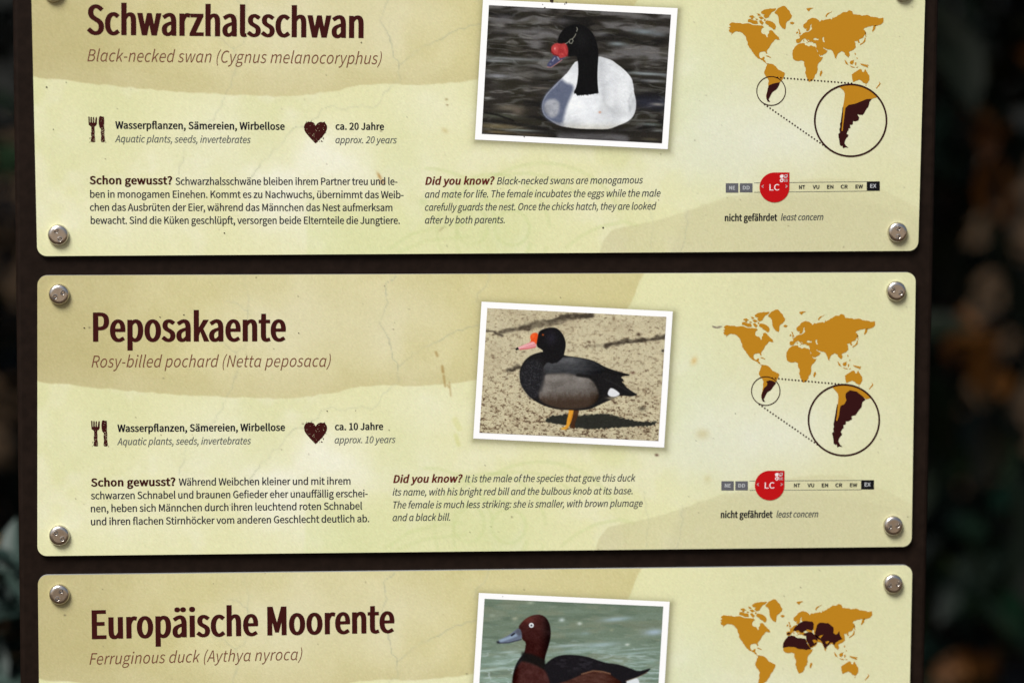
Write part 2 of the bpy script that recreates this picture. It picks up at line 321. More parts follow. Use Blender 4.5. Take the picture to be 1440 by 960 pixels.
class Ink:
    """flat printed shapes on the plane of the panels, collected into one mesh"""
    def __init__(s): s.V = []; s.F = []; s.M = []
    def loops(s, loops, mi=0, lift=0.10):
        """loops of pixel points -> tessellated face set, lift in millimetres off the panel"""
        s.plane([[at(*p) for p in l] for l in loops], mi, lift)
    def plane(s, loops3, mi=0, lift=0.10):
        """fill of outline loops by winding number, so overlapping strokes and counters both come out right"""
        K = 1000.0; vs, ed, ls = [], [], []
        for l in loops3:
            b = len(vs); m = len(l)
            q = [(p.x * K, (p.z - Z0) * K) for p in l]
            vs += [Vector(p) for p in q]; ed += [(b + i, b + (i + 1) % m) for i in range(m)]; ls.append(np.array(q))
        r = delaunay_2d_cdt(vs, ed, [], 0, 1e-5)
        co, tri = r[0], [t for t in r[2] if len(t) == 3]
        if not tri: return
        c = np.array([[(co[t[0]][i] + co[t[1]][i] + co[t[2]][i]) / 3 for i in (0, 1)] for t in tri])
        wn_ = np.zeros(len(c), int)
        for q in ls:
            p1 = np.roll(q, -1, 0)
            for (ax, ay), (bx, by) in zip(q, p1):
                side = (bx - ax) * (c[:, 1] - ay) - (by - ay) * (c[:, 0] - ax)
                wn_ += ((ay <= c[:, 1]) & (by > c[:, 1]) & (side > 0)).astype(int) - ((ay > c[:, 1]) & (by <= c[:, 1]) & (side < 0)).astype(int)
        ar = [float(np.sum(q[:, 0] * np.roll(q[:, 1], -1) - q[:, 1] * np.roll(q[:, 0], -1))) for q in ls]
        sg = 1 if ar[int(np.argmax(np.abs(ar)))] > 0 else -1
        base = len(s.V)
        s.V += [(v[0] / K, -lift / 1000.0, v[1] / K + Z0) for v in co]
        for t, w in zip(tri, wn_):
            if w * sg <= 0: continue
            a, e, d = [co[i] for i in t]
            up = (e[0] - a[0]) * (d[1] - a[1]) - (e[1] - a[1]) * (d[0] - a[0])
            s.F.append([base + i for i in (t if up > 0 else t[::-1])]); s.M.append(mi)
    def ring(s, cx, cy, r, w, mi=0, lift=0.13, n=96):
        o = [(cx + (r + w / 2) * math.cos(t), cy + (r + w / 2) * math.sin(t)) for t in np.linspace(0, 2 * math.pi, n, endpoint=False)]
        i = [(cx + (r - w / 2) * math.cos(t), cy + (r - w / 2) * math.sin(t)) for t in np.linspace(0, -2 * math.pi, n, endpoint=False)]
        s.loops([o, i], mi, lift)
    def disc(s, cx, cy, r, mi=0, lift=0.13, n=12):
        s.loops([[(cx + r * math.cos(t), cy + r * math.sin(t)) for t in np.linspace(0, 2 * math.pi, n, endpoint=False)]], mi, lift)
    def text(s, string, x0, y0, x1, y1, cap, style, mi=0, lift=0.10):
        ox, oy, sl_, n = STYLE[style]
        if style in ('italic', 'bodyitalic', 'headitalic', 'subtitle', 'conditalic'): string = string.replace('a', 'ɑ')
        A, B = at(x0, y0), at(x1, y1)
        sc = (at(x0, y0 - cap) - A).length / (700.0 + 2 * oy)
        D = Vector((B.x - A.x, 0, B.z - A.z)); wid = D.length / sc; D.normalize(); U = Vector((-D.z, 0, D.x))
        pens = []; pen = 0
        for i, ch in enumerate(string):
            pens.append(pen); pen += FONT[ch][0] + TRACK.get(style, 0) + KERN.get(string[i:i + 2], 0)
        def build(sx):
            out = []
            for ch, p in zip(string, pens):
                g = glyph(ch, sx, ox, oy, sl_, n)
                if g: out.append([[(a + p * sx, b) for a, b in l] for l in g])
            xs = [a for g in out for l in g for a, b in l]
            return out, min(xs), max(xs)
        k1 = 0.8; _, a, b = build(k1); k2 = 1.0; _, c, d = build(k2)
        sx = k1 + (wid - (b - a)) * (k2 - k1) / ((d - c) - (b - a))
        out, a, b = build(sx)
        for g in out:
            s.plane([[A + D * ((x - a) * sc) + U * (y * sc) for x, y in l] for l in g], mi, lift)
    def build(s, name, mats, parent):
        return link(name, mesh_np(name, s.V, s.F, mi=s.M), mats, parent)

def tag(o, label=None, cat=None, group=None, kind=None):
    if label: o['label'] = label
    if cat: o['category'] = cat
    if group: o['group'] = group
    if kind: o['kind'] = kind
    return o
def empty(name, loc=(0, 0, 0)):
    o = bpy.data.objects.new(name, None); C.objects.link(o); o.location = loc; o.empty_display_size = 0.1
    return o

# ------------------------------------------------------------------ setting: woodland floor
M_GROUND = mat('leaf_litter', (0.1, 0.05, 0.02, 1), 0.9, 0.1, noise=(9.0, (0.018, 0.012, 0.007, 1), (0.085, 0.048, 0.020, 1)), bump=(14, 0.6, 0.05))
M_PATH = mat('sandy_gravel', (0.4, 0.28, 0.16, 1), 0.9, 0.1, noise=(30.0, (0.34, 0.235, 0.14, 1), (0.58, 0.43, 0.29, 1)), bump=(60, 0.4, 0.01))
n = 60
gx, gy = np.meshgrid(np.linspace(-45, 45, n), np.linspace(-45, 45, n))
gz = (fbm(gx / 6 + 40, gy / 6 + 40, 3) - .5) * .35 * sm(2.0, 8.0, np.hypot(gx, gy)) - .004
idx = np.arange(n * n).reshape(n, n)
gf = np.stack([idx[:-1, :-1], idx[:-1, 1:], idx[1:, 1:], idx[1:, :-1]], -1).reshape(-1, 4)
tag(link('ground', mesh_np('ground', np.stack([gx, gy, gz], -1).reshape(-1, 3), gf, smooth=True), [M_GROUND]), kind='structure')

px_, py_ = np.meshgrid(np.linspace(-45, 45, 61), np.linspace(-45, -6.5, 40))  # unseen pale gravel, added in front for the screw faces to reflect
py_[-1] += .25 * np.sin(px_[-1] * .9) + .12 * np.sin(px_[-1] * 2.3)
pz_ = .19 * sm(-6.5, -9.0, py_) + .012
i_ = np.arange(61 * 40).reshape(40, 61)
tag(link('unseen_path', mesh_np('unseen_path', np.stack([px_, py_, pz_], -1).reshape(-1, 3), np.stack([i_[:-1, :-1], i_[:-1, 1:], i_[1:, 1:], i_[1:, :-1]], -1).reshape(-1, 4), smooth=True), [M_PATH]), kind='structure')

# ------------------------------------------------------------------ the information sign
sign = empty('information_sign')
tag(sign, 'dark brown information board carrying three cream bird panels', 'sign')
M_BOARD = mat('dark_brown_paint', (0.012, 0.007, 0.005, 1), 0.48, 0.10, noise=(260, (0.0085, 0.0048, 0.0032, 1), (0.013, 0.0075, 0.0052, 1)), bump=(420, 0.10, 0.0005))
M_PANEL = mat('printed_panel', (.7, .7, .5, 1), 0.42, 0.12, attr='Col')
M_PHOTO = mat('printed_photograph', (.5, .5, .5, 1), 0.45, 0.04, attr='Col')
M_MAROON = mat('maroon_ink', ink(62, 20, 18), 0.5, 0.08)
M_DARKRED = mat('dark_red_ink', ink(100, 36, 32), 0.5, 0.08)
M_BROWN = mat('brown_ink', ink(122, 72, 56), 0.5, 0.08)
M_BLACK = mat('black_ink', ink(26, 24, 34), 0.5, 0.08)
M_TEXT = mat('text_ink', ink(44, 43, 54), 0.5, 0.08)
M_GREY = mat('grey_ink', ink(92, 96, 96), 0.5, 0.08)
M_ITAL = mat('dark_grey_ink', ink(68, 71, 74), 0.5, 0.08)
M_GOLD = mat('ochre_ink', ink(190, 132, 30), 0.5, 0.08)
M_RANGE = mat('range_ink', ink(52, 18, 18), 0.5, 0.08)
M_RED = mat('red_ink', ink(192, 18, 22), 0.5, 0.08)
M_WHITE = mat('white_ink', ink(244, 232, 232), 0.5, 0.08)
M_SLATE = mat('slate_ink', ink(100, 100, 105), 0.5, 0.08)
M_PALE = mat('pale_grey_ink', ink(188, 190, 192), 0.5, 0.08)
M_EX = mat('pure_black_ink', ink(22, 22, 24), 0.5, 0.08)
M_CREAM = mat('cream_ink', ink(222, 208, 168), 0.5, 0.08)
M_DIRT = mat('dried_dirt', ink(58, 44, 34), 0.9, 0.05)
M_STEEL = mat('stainless_steel', (0.60, 0.56, 0.515, 1), 0.28, 0.5, metal=1.0, bump=(1500, 0.10, 0.0002))

def rounded_box(name, x0, x1, y0, y1, z0, z1, r):
    import bmesh
    bm = bmesh.new(); bmesh.ops.create_cube(bm, size=1)
    for v in bm.verts:
        v.co = Vector((x0 if v.co.x < 0 else x1, y0 if v.co.y < 0 else y1, z0 if v.co.z < 0 else z1))
    bmesh.ops.bevel(bm, geom=bm.edges[:], offset=r, segments=3, profile=.5, affect='EDGES')
    return bm
import bmesh
PH = 0.132535                                          # panel height (m)
zb1, zt2, zb2, zt3 = Z0 - .021427, Z0 - .030998, Z0 - .163533, Z0 - .172813
bm = rounded_box('board', -.2195, .2182, .0022, .030, zt3 - PH - .012, zb1 + PH + .012, .0022)
for px_ in (-.15, .15):                                # two posts behind the board carry it
    b2 = rounded_box('post', px_ - .03, px_ + .03, .0312, .0712, -.3, zb1 + PH - .03, .003)
    tmp = bpy.data.meshes.new('tmp'); b2.to_mesh(tmp); bm.from_mesh(tmp); bpy.data.meshes.remove(tmp); b2.free()
me = bpy.data.meshes.new('backboard'); bm.to_mesh(me); bm.free()
board = link('backboard', me, [M_BOARD], sign)

# ---- outline of each panel: corner points on the board's plane (TL, TR, BR, BL)
def down(p, d): return Vector((p.x, 0, p.z - d))
zz = pix_np(np.array([[-.21, 0, zb1 + PH], [.21, 0, zb1 + PH]]))
P1 = [at(52.4 - 8.1 / 360 * (360 - zz[1][0]), zz[1][0]), at(1291 + 9.9 / 353 * (353 - zz[1][1]), zz[1][1]), at(1291, 352.7), at(52.4, 360.2)]
P2 = [at(52.6, 387.4), at(1287.8, 383.0), at(1281.9, 768.2), at(52.6, 781.4)]
t3l, t3r = at(53.2, 808.3), at(1283.0, 794.2)
P3 = [t3l, t3r, down(t3r, PH), down(t3l, PH)]
PANELS = [P1, P2, P3]

# ---- the photographs' outer corners and picture corners, in pixels (TL, TR, BR, BL)
PHOTO_OUT = [[(679.2, -.4), (953, 11.8), (939, 210), (667.8, 196.4)], [(677.2, 424), (946.1, 437.8), (933.9, 629), (665.4, 616.2)],
             [(673.4, 833), (941.7, 845.4), (930, 1036), (661.6, 1024)]]
PHOTO_IN = [[(687.5, 7.5), (943.5, 21), (930.8, 201.6), (677.4, 188.3)], [(685.2, 433), (937, 445.4), (925.8, 619.7), (674.1, 608)],
            [(681.4, 841.2), (932.6, 852), (921.8, 1026), (670.4, 1016)]]

UPPER = [(20, 536.5), (53, 536.5), (100, 541), (150, 546.5), (215, 552), (270, 556), (300, 556.5), (340, 558.5), (385, 560), (430, 557.5), (475, 551), (508, 542.5),
         (540, 541), (575, 542), (610, 541), (645, 537), (690, 529), (760, 505), (820, 478), (868, 447), (884, 432), (896, 405), (905, 384), (910, 350), (20, 350)]
HILL = [(830, 800), (836.7, 771), (846, 748), (858, 739), (872, 735), (895, 731), (932, 721), (957, 714), (985, 703), (1012, 693), (1047, 686), (1104, 671), (1148, 664.5),
        (1187, 666.6), (1222, 677.6), (1257, 693), (1284, 708), (1320, 730), (1320, 800)]
HILL2 = [(960, 712), (1010, 697), (1060, 690), (1130, 690), (1200, 697), (1260, 712), (1320, 740), (1320, 800), (930, 800), (945, 740)]
CRACKS = [[(557, 388), (541, 401), (544, 412), (546, 424), (537, 440), (534, 456), (541, 466), (548, 475), (552, 495), (560, 516), (562, 534), (541, 553), (530, 572), (523, 576), (508, 570), (486, 578), (466, 573), (454, 575),
           (449, 586), (440, 589), (432, 603), (413, 603), (402, 619), (385, 636), (366, 655), (350, 676)],
          [(560, 516), (578, 500), (596, 488), (616, 480), (632, 470), (662, 458), (690, 450)],
          [(342, 388), (352, 420), (349, 445), (352, 470), (345, 485), (330, 497), (334, 510), (337, 520), (327, 545), (316, 571), (306, 585), (303, 594)],
          [(330, 497), (318, 486), (306, 480), (290, 470)], [(352, 440), (335, 425), (318, 424)], [(303, 594), (285, 597), (262, 604), (262, 640), (254, 668)],
          [(690, 384), (684, 400), (672, 412), (668, 425)], [(905, 690), (912, 735), (908, 768)], [(958, 712), (958, 740), (950, 768)]]
SWIRLS = [[(690 + 78 * math.cos(t), 742 + 78 * math.sin(t)) for t in np.linspace(.3, 6.2, 40)],
          [(690 + 52 * math.cos(t), 750 + 50 * math.sin(t)) for t in np.linspace(.2, 5.2, 30)],
          [(660 + 22 * math.cos(t), 735 + 26 * math.sin(t)) for t in np.linspace(0, 6.28, 24)], [(716 + 24 * math.cos(t), 738 + 24 * math.sin(t)) for t in np.linspace(0, 6.28, 24)],
          [(760 + 110 * math.cos(t), 740 - 92 * math.sin(t)) for t in np.linspace(.3, 2.4, 30)], [(600 + 95 * math.cos(t), 745 - 88 * math.sin(t)) for t in np.linspace(.2, 1.6, 24)],
          [(545, 768), (575, 748), (610, 738), (650, 733)], [(560, 772), (595, 757), (635, 752), (655, 750)], [(790, 765), (812, 748), (838, 735), (872, 728), (890, 733)],
          [(640, 700), (655, 680), (690, 665), (740, 662), (780, 670), (805, 690)]]

def panel_print(x, y, tx, ty, k):
    """cream panel artwork. x, y: pixels of this panel in the photograph; tx, ty: the same spot of the artwork on the middle panel"""
    p = Picture(x, y)
    wx = tx + (vnoise(tx / 9, ty / 9, 5) - .5) * 2.2; wy = ty + (vnoise(tx / 9, ty / 9, 6) - .5) * 2.2
    f1 = fbm(tx / 120, ty / 120, 21, 4); f2 = fbm(tx / 45, ty / 45, 31, 4); f3 = fbm(tx / 9, ty / 9, 41, 3)
    p.fill((230, 228, 180)); p.fill((222, 222, 170), sm(.45, .75, f1) * .75); p.fill((236, 233, 200), sm(.5, .78, f2) * .55)
    m = np.zeros_like(tx)
    for cx, cy, rx, ry, a in ((305, 620, 75, 60, .6), (465, 645, 85, 55, .8), (390, 690, 60, 75, .75), (600, 575, 60, 50, .5), (190, 735, 120, 40, .4), (420, 745, 60, 45, .5),
                              (985, 590, 70, 60, .5), (960, 520, 60, 50, .3), (590, 640, 60, 45, .4), (1075, 600, 95, 50, .75), (1010, 580, 60, 60, .4), (1130, 500, 90, 40, .25), (120, 620, 70, 40, .2), (1120, 560, 120, 60, .3), (240, 650, 60, 40, .35)):
        m = np.maximum(m, a * np.exp(-((tx - cx) / rx) ** 2 - ((ty - cy) / ry) ** 2) * (.55 + .9 * (f2 - .3)))
    p.fill((244, 242, 220), np.clip(m * 1.25, 0, .95))
    p.fill((222, 226, 172), sm(428, 434, tx) * sm(690, 735, ty) * sm(640, 560, tx) * .45)
    p.fill((214, 226, 198), np.exp(-((tx - 985) / 60) ** 2 - ((ty - 560) / 110) ** 2) * .40)
    p.fill((214, 218, 160), np.exp(-((tx - 560) / 40) ** 2 - ((ty - 640) / 60) ** 2) * .35)
    p.fill((219, 217, 176), sm(930, 1120, tx) * .7)
    p.fill((232, 233, 212), np.clip((np.exp(-((tx - 1085) / 110) ** 2 - ((ty - 600) / 50) ** 2)) * (.45 + f2), 0, 1) * .85)
    p.fill((226, 228, 206), np.exp(-((tx - 1010) / 70) ** 2 - ((ty - 640) / 45) ** 2) * .5)
    # sand coloured upper patch
    u = sm(1.2, -1.2, poly_sdf(wx, wy, UPPER))
    pc = np.asarray((216, 207, 152.)) + (f2 - .5)[..., None] * np.asarray((30, 32, 44.))
    pc = pc + (np.asarray((190, 178, 128.)) - pc) * (sm(330, 40, tx) * .75 + .1)[..., None]
    pc = pc + (np.asarray((226, 219, 182.)) - pc) * (np.clip(np.exp(-((tx - 400) / 110) ** 2 - ((ty - 450) / 90) ** 2) + .9 * np.exp(-((tx - 570) / 70) ** 2 - ((ty - 470) / 80) ** 2), 0, 1) * .9 * sm(.1, .6, f1))[..., None]
    pc = pc + (np.asarray((211, 201, 147.)) - pc) * (sm(600, 760, tx) * .7)[..., None]
    pc = pc + (np.asarray((206, 196, 150.)) - pc) * (sm(500, 550, ty) * .5)[..., None]
    p.fill(pc, u * .93)
    p.fill((204, 197, 154), sm(1.5, -1.5, poly_sdf(wx, wy, HILL)) * (.54 - .2 * sm(860, 1000, tx) + .1 * (f2 - .5)))
    p.fill((196, 190, 152), sm(6, -6, poly_sdf(wx, wy, HILL2)) * .22)
    for s_ in SWIRLS: p.fill((196, 208, 142), sm(4.0, .8, seg_dist(tx, ty, s_)) * .30 * (1 - u) * (.4 + .8 * f2))
    p.fill((205, 216, 150), np.exp(-((tx - 690) / 70) ** 2 - ((ty - 740) / 50) ** 2) * .30)
    cx = tx + (vnoise(tx / 7, ty / 7, 51) - .5) * 5; cy = ty + (vnoise(tx / 7, ty / 7, 52) - .5) * 5
    for i, c_ in enumerate(CRACKS):
        d = seg_dist(cx, cy, c_)
        p.fill((150, 156, 140), sm(1.25, .2, d) * (.34 if i < 2 else .17) * sm(.2, .6, f2)); p.fill((190, 192, 160), sm(4, .5, d) * .08)
    # soft printed shadow round the photograph
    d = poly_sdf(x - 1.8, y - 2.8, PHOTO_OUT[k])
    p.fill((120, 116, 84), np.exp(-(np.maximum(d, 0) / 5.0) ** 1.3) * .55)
    # ageing: streaks, stains and specks
    t = np.asarray
    if k == 0:
        p.blob(533.5, 248, 2.2, 6, (176, 128, 66), .75, -.5); p.blob(538, 256, 4.0, 3.0, (170, 118, 70), .6); p.blob(626, 184, 5, 3, (200, 180, 120), .5, .6)
        p.blob(621, 322, 5, 1.6, (150, 140, 100), .5, -.7); p.blob(628, 140, 2, 1.5, (150, 130, 80), .7); p.blob(629, 148, 1.5, 1, (120, 90, 50), .8)
        p.blob(595, 284, 8, 6, (206, 214, 160), .6)
    if k == 1:
        for (ax, ay, bx, by, w, a) in ((613, 495, 615, 500, .9, .55), (622, 515, 623, 523, 1.3, .65), (624, 528, 626, 543, .5, .55), (629, 541, 631, 544, .8, .4), (640, 590, 646, 602, 4, .25), (641, 612, 645, 625, 3, .3)):
            p.line([(ax, ay), (bx, by)], (158, 122, 64) if a > .35 else (200, 202, 110), w, 2.2, a)
        p.blob(976, 507, 4, 6, (216, 178, 110), .65, .5); p.blob(988, 610, 9, 7, (206, 196, 152), .7); p.blob(995, 673, 5, 6, (206, 200, 150), .6)
        p.blob(923.5, 639.5, 2.4, 1.7, (78, 40, 34), .95)
        p.line([(1002.5, 459), (1008, 460.8), (1014, 459)], (96, 78, 76), 1.0, .8, .9)
        p.line([(632, 538), (634, 556)], (150, 110, 60), 1.0, 1.6, .35)
    r = np.random.default_rng(300 + k)
    lo, hi = float(np.min(y)), float(np.max(y))
    for _ in range(95):
        sx_, sy_ = r.uniform(60, 1290), r.uniform(lo, hi)
        s_ = r.uniform(.3, .7) if r.random() < .93 else r.uniform(.8, 1.2)
        b = (np.abs(x - sx_) < 5) & (np.abs(y - sy_) < 5)
        if b.any():
            m_ = np.exp(-((x[b] - sx_) ** 2 / (s_ * 1.3) ** 2 + (y[b] - sy_) ** 2 / s_ ** 2)) * r.uniform(.35, .9)
            p.c[b] = p.c[b] * (1 - m_[:, None]) + np.asarray((84, 72, 56.)) * m_[:, None]
    p.c += (f3 - .5)[..., None] * np.asarray((3, 3, 4.))
    p.grain(2.8)
    return p.c

def panel_mesh(k):
    TL, TR, BR, BL = [np.array((q.x, q.z)) for q in PANELS[k]]
    nx, r, wd = 780, .0045, .42
    v = np.concatenate([PH * .5 * 0 + r * (1 - np.cos(np.linspace(0, math.pi / 2, 9))), np.linspace(r, PH - r, 236)[1:-1], PH - r * (1 - np.cos(np.linspace(math.pi / 2, 0, 9)))])
    e = np.minimum(v, PH - v); ins = np.where(e < r, r - np.sqrt(np.maximum(r * r - (r - e) ** 2, 0)), 0.0)
    tv = (v / PH)[:, None]
    L = TL + (BL - TL) * tv; R = TR + (BR - TR) * tv
    s = (ins / wd)[:, None] + np.linspace(0, 1, nx)[None, :] * (1 - 2 * ins / wd)[:, None]
    X = L[:, None, :] + (R - L)[:, None, :] * s[..., None]
    ny = len(v)
    P = np.stack([X[..., 0], np.zeros((ny, nx)), X[..., 1]], -1)
    px, py = pix_np(P)
    T2 = np.array((P2[0].x, P2[0].z)); U2 = np.array((P2[1].x, P2[1].z))
    tu = s; Q = T2 + (U2 - T2) * tu[..., None]
    tx, ty = pix_np(np.stack([Q[..., 0], np.zeros((ny, nx)), Q[..., 1] - v[:, None] * np.ones((1, nx))], -1))
    col = lin(np.clip(panel_print(px, py, tx, ty, k), 0, 255)) * PRINT
    idx = np.arange(ny * nx).reshape(ny, nx)
    F = np.stack([idx[:-1, :-1], idx[1:, :-1], idx[1:, 1:], idx[:-1, 1:]], -1).reshape(-1, 4)
    # edge of the sheet, 2 mm thick
    loop = np.concatenate([idx[0, :], idx[1:, -1], idx[-1, -2::-1], idx[-2:0:-1, 0]])
    V = P.reshape(-1, 3); m = len(loop)
    V2 = V[loop].copy(); V2[:, 1] += .0022; V1 = V[loop].copy(); V1[:, 1] += .00002
    base = len(V); a = np.arange(m); b = (a + 1) % m
    F2 = np.stack([base + a, base + b, base + m + b, base + m + a], -1)
    V = np.concatenate([V, V1, V2]); ec = np.tile(lin((150, 150, 150)) * PRINT, (2 * m, 1))
    return mesh_np('information_panel', V, np.concatenate([F, F2]), np.concatenate([col.reshape(-1, 3), ec]))

NAMES = ['black-necked swan', 'rosy-billed pochard', 'ferruginous duck']
panels = []
for k in range(3):
    o = link('information_panel', panel_mesh(k), [M_PANEL], sign)
    o['label'] = ['cream panel about the black-necked swan, topmost on the board', 'cream panel about the rosy-billed pochard, in the middle of the board',
                  'cream panel about the ferruginous duck, cut off by the lower edge'][k]
    panels.append(o)

# ------------------------------------------------------------------ printed photographs
def water(p, dark, seed):
    x, y = p.x, p.y
    return fbm(x / 34 + seed, y / 5.5, seed, 4), fbm(x / 14, y / 3.0 + x / 60, seed + 9, 3)

def swan_picture(x, y):
    p = Picture(x, y); a, b = water(p, 0, 61)
    sl = y - 0.05 * (x - 680)
    wv = sl + 2.5 * (vnoise(x / 22, sl / 9, 60) - .5) * 2
    a = fbm((x + 20) / 52, wv / 9.5, 61, 3); b = fbm(x / 24, wv / 4.2, 77, 3); g2 = fbm(x / 26, wv / 12, 88, 2)
    p.fill((44, 41, 37)); p.fill((108, 106, 106), sm(.50, .72, a) * .9 * sm(150, 70, sl)); p.fill((27, 26, 25), sm(.48, .28, a) * .8); p.fill((46, 44, 34), sm(.5, .7, g2) * .5); p.fill((150, 150, 152), sm(.66, .80, b) * .55 * sm(.45, .6, a))
    p.fill((92, 88, 82), sm(.54, .76, b) * .42)
    rd = 1 - np.abs(2 * fbm((x + 9) / 34, (wv + 40) / 7.5, 68, 2) - 1); p.fill((130, 132, 132), sm(.84, .99, rd) * .35 * sm(.4, .65, g2))
    p.fill((38, 42, 62), np.exp(-((sl - 133) / 10) ** 2) * sm(880, 905, x) * .6)
    for cx, cy, rx, ry, c, al in ((740, 45, 45, 4, (120, 118, 120), .75), (710, 25, 14, 4, (104, 102, 106), .6), (790, 30, 12, 4, (104, 102, 106), .6), (720, 83, 55, 2.6, (142, 146, 148), .7), (700, 86, 26, 2, (140, 144, 146), .8),
                                  (700, 107, 18, 3.0, (140, 142, 148), .9), (735, 105, 16, 5, (112, 110, 106), .7), (765, 106, 14, 4, (112, 112, 110), .6), (868, 62, 12, 3, (136, 146, 150), .85), (905, 45, 16, 3.5, (126, 136, 142), .9),
                                  (926, 49, 12, 3, (120, 126, 132), .6), (910, 104, 30, 2.2, (150, 160, 164), .85), (918, 114, 22, 2.2, (142, 144, 146), .75), (845, 48, 10, 3, (112, 112, 116), .6), (905, 127, 16, 2.5, (92, 92, 88), .7),
                                  (925, 147, 10, 2.2, (150, 146, 142), .8), (914, 175, 16, 2, (120, 130, 128), .7), (925, 184, 8, 1.5, (140, 146, 146), .7), (685, 138, 7, 1.6, (150, 150, 148), .8), (715, 152, 20, 4, (120, 112, 98), .8),
                                  (728, 157, 8, 6, (118, 106, 96), .6), (700, 163, 30, 3.5, (92, 96, 82), .7), (760, 124, 14, 1.2, (120, 112, 104), .7), (700, 178, 34, 4, (128, 116, 88), .75), (735, 183.5, 24, 1.5, (148, 156, 150), .85),
                                  (700, 186, 20, 2, (112, 96, 66), .8), (745, 190, 30, 2.5, (86, 76, 58), .6), (915, 196, 12, 2, (96, 88, 70), .6)):
        p.blob(cx, cy, rx, ry, c, al, .05)
    p.line([(680, 158), (700, 162), (722, 170)], (24, 23, 22), 1.4, 1.2, .8); p.line([(677, 170), (710, 172), (770, 182)], (30, 29, 28), 2.2, 2, .7)
    p.poly([(786, 185), (830, 186.5), (876, 188.5), (886, 194), (880, 204), (780, 200)], (104, 102, 105), 3.5, 2, .85); p.fill((70, 68, 68), sm(.5, .62, b) * .5 * sm(184, 188, y) * sm(780, 792, x) * sm(890, 878, x)); p.line([(800, 184.5), (850, 186), (890, 181), (905, 174)], (96, 94, 92), 1.2, 3, .5)
    body = [(842, 79.3), (850.4, 81.4), (860.7, 84.8), (867.6, 90.5), (875.6, 96.3), (882.5, 103), (888.6, 110.8), (891, 121.6), (891.6, 131.1), (894, 139.5), (894.6, 148), (893.4, 157.5), (889.2, 165.9), (881.5, 171.9),
            (869.5, 176.7), (857.5, 181.5), (845.5, 182), (824, 181.5), (812, 180.9), (800, 179.7), (785.8, 176.7), (775, 170.7), (765.4, 163.5), (761.8, 153.9), (762.4, 144.3), (766.6, 134.7), (773.8, 126.4), (781, 119.2),
            (789.4, 110.8), (795.4, 104.8), (797.5, 103), (804.4, 92.8), (810, 86), (825, 84)]
    bm_ = pmask(x, y, smooth_poly(body, 1), .9)
    p.blob(830, 184, 70, 5, (26, 24, 23), .85)
    f = fbm(x / 16, y / 16, 91, 4)
    f5 = fbm(x / 5, y / 3.4, 95, 3)
    wc = np.asarray((233, 236, 240.)) + (f - .5)[..., None] * np.asarray((38, 37, 34.)) + (f5 - .5)[..., None] * 16 + (fbm((x - 830) / 7 + (y - 130) / 14, (y - 130) / 2.2 - (x - 830) ** 2 / 260, 97, 3) - .5)[..., None] * 12
    wc = wc - (np.exp(-(seg_dist(x, y, [(843, 84), (846, 110), (852, 136), (846, 160)]) / 6.0) ** 2) * 16)[..., None]
    wc = wc - (sm(110, 79, y) * 14)[..., None]
    wc = wc - (np.exp(-((x - 862) / 16) ** 2 - ((y - 156) / 13) ** 2) * 26)[..., None] - (sm(168, 186, y) * 38)[..., None] * np.asarray((.7, .85, 1.25)) - (sm(880, 897, x) * 30)[..., None]
    wc = wc - (np.exp(-(seg_dist(x, y, [(846, 130), (850, 146), (862, 158), (884, 160), (890, 142)]) / 3.0) ** 2) * 12)[..., None]
    wc = wc - (np.exp(-(seg_dist(x, y, [(888, 132), (884, 142), (886, 156)]) / 1.6) ** 2) * 20)[..., None] - (np.exp(-((x - 872) / 9) ** 2 - ((y - 128) / 14) ** 2) * 8)[..., None]
    wc = wc + (np.exp(-((x - 826) / 22) ** 2 - ((y - 152) / 15) ** 2) * 14)[..., None] - (np.exp(-((x - 806) / 9) ** 2 - ((y - 172) / 10) ** 2) * 14)[..., None]
    wc = wc - (np.exp(-(seg_dist(x, y, [(858, 84), (866, 92), (880, 104)]) / 2.2) ** 2) * 14 * (f5 + .3))[..., None]
    bm_ = np.clip(bm_ + (f5 - .5) * 1.4 * bm_ * (1 - bm_), 0, 1)
    p.fill(np.clip(wc, 0, 255), bm_)
    p.poly([(789.4, 110.8), (795.4, 116.8), (803.7, 118.6), (807.5, 124), (801.3, 139.5), (796, 152), (793, 164), (790.6, 175.5), (775, 171.5), (765.4, 164.5), (761, 153.9), (761.6, 144.3), (766.6, 134.2), (773.8, 125.9), (781, 118.7)], (82, 90, 114), 3.6, 1, .9); p.fill((112, 118, 138), sm(.5, .7, f5) * .3 * bm_ * sm(800, 788, x) * sm(112, 122, y))
    m = pmask(x, y, smooth_poly([(764.2, 147), (771, 140), (780, 139.3), (787, 144), (786.5, 156), (782, 165), (773, 166), (765, 158)], 2), 3.2) * .88
    p.fill(np.asarray((172, 174, 181.)) + (f5 - .5)[..., None] * 40 - (sm(776, 762, x) * sm(142, 168, y) * 70)[..., None], m)
    p.fill((96, 98, 106), sm(168, 178, y) * bm_ * sm(800, 782, x) * .8)
    p.line([(778, 124), (784, 118)], (150, 156, 176), 1, 1, .7)
    p.blob(843.5, 158, 1.8, 1.3, (206, 140, 110), .9)
    neck = [(783.2, 60.2), (785.5, 51.6), (789.5, 44.7), (795.2, 39), (803.2, 35.5), (809, 34.4), (816, 34.8), (824, 37.8), (832, 44.7), (836.7, 52.7), (840, 64), (841.6, 73.3), (841.3, 82.5), (840.3, 97.4), (840, 112), (841.3, 128.7),
            (842.2, 131.6), (833.5, 133.2), (821.6, 134.9), (812, 134.4), (805.8, 131.6), (810.8, 121.6), (812.8, 107.2), (813.2, 98.5), (812.6, 87), (810.9, 78.8), (804.6, 79), (797.5, 80.2), (792, 74)]
    ys = y + (vnoise(x / 1.3, y * 0, 8) - .5) * 2.4 * sm(128, 132, y)
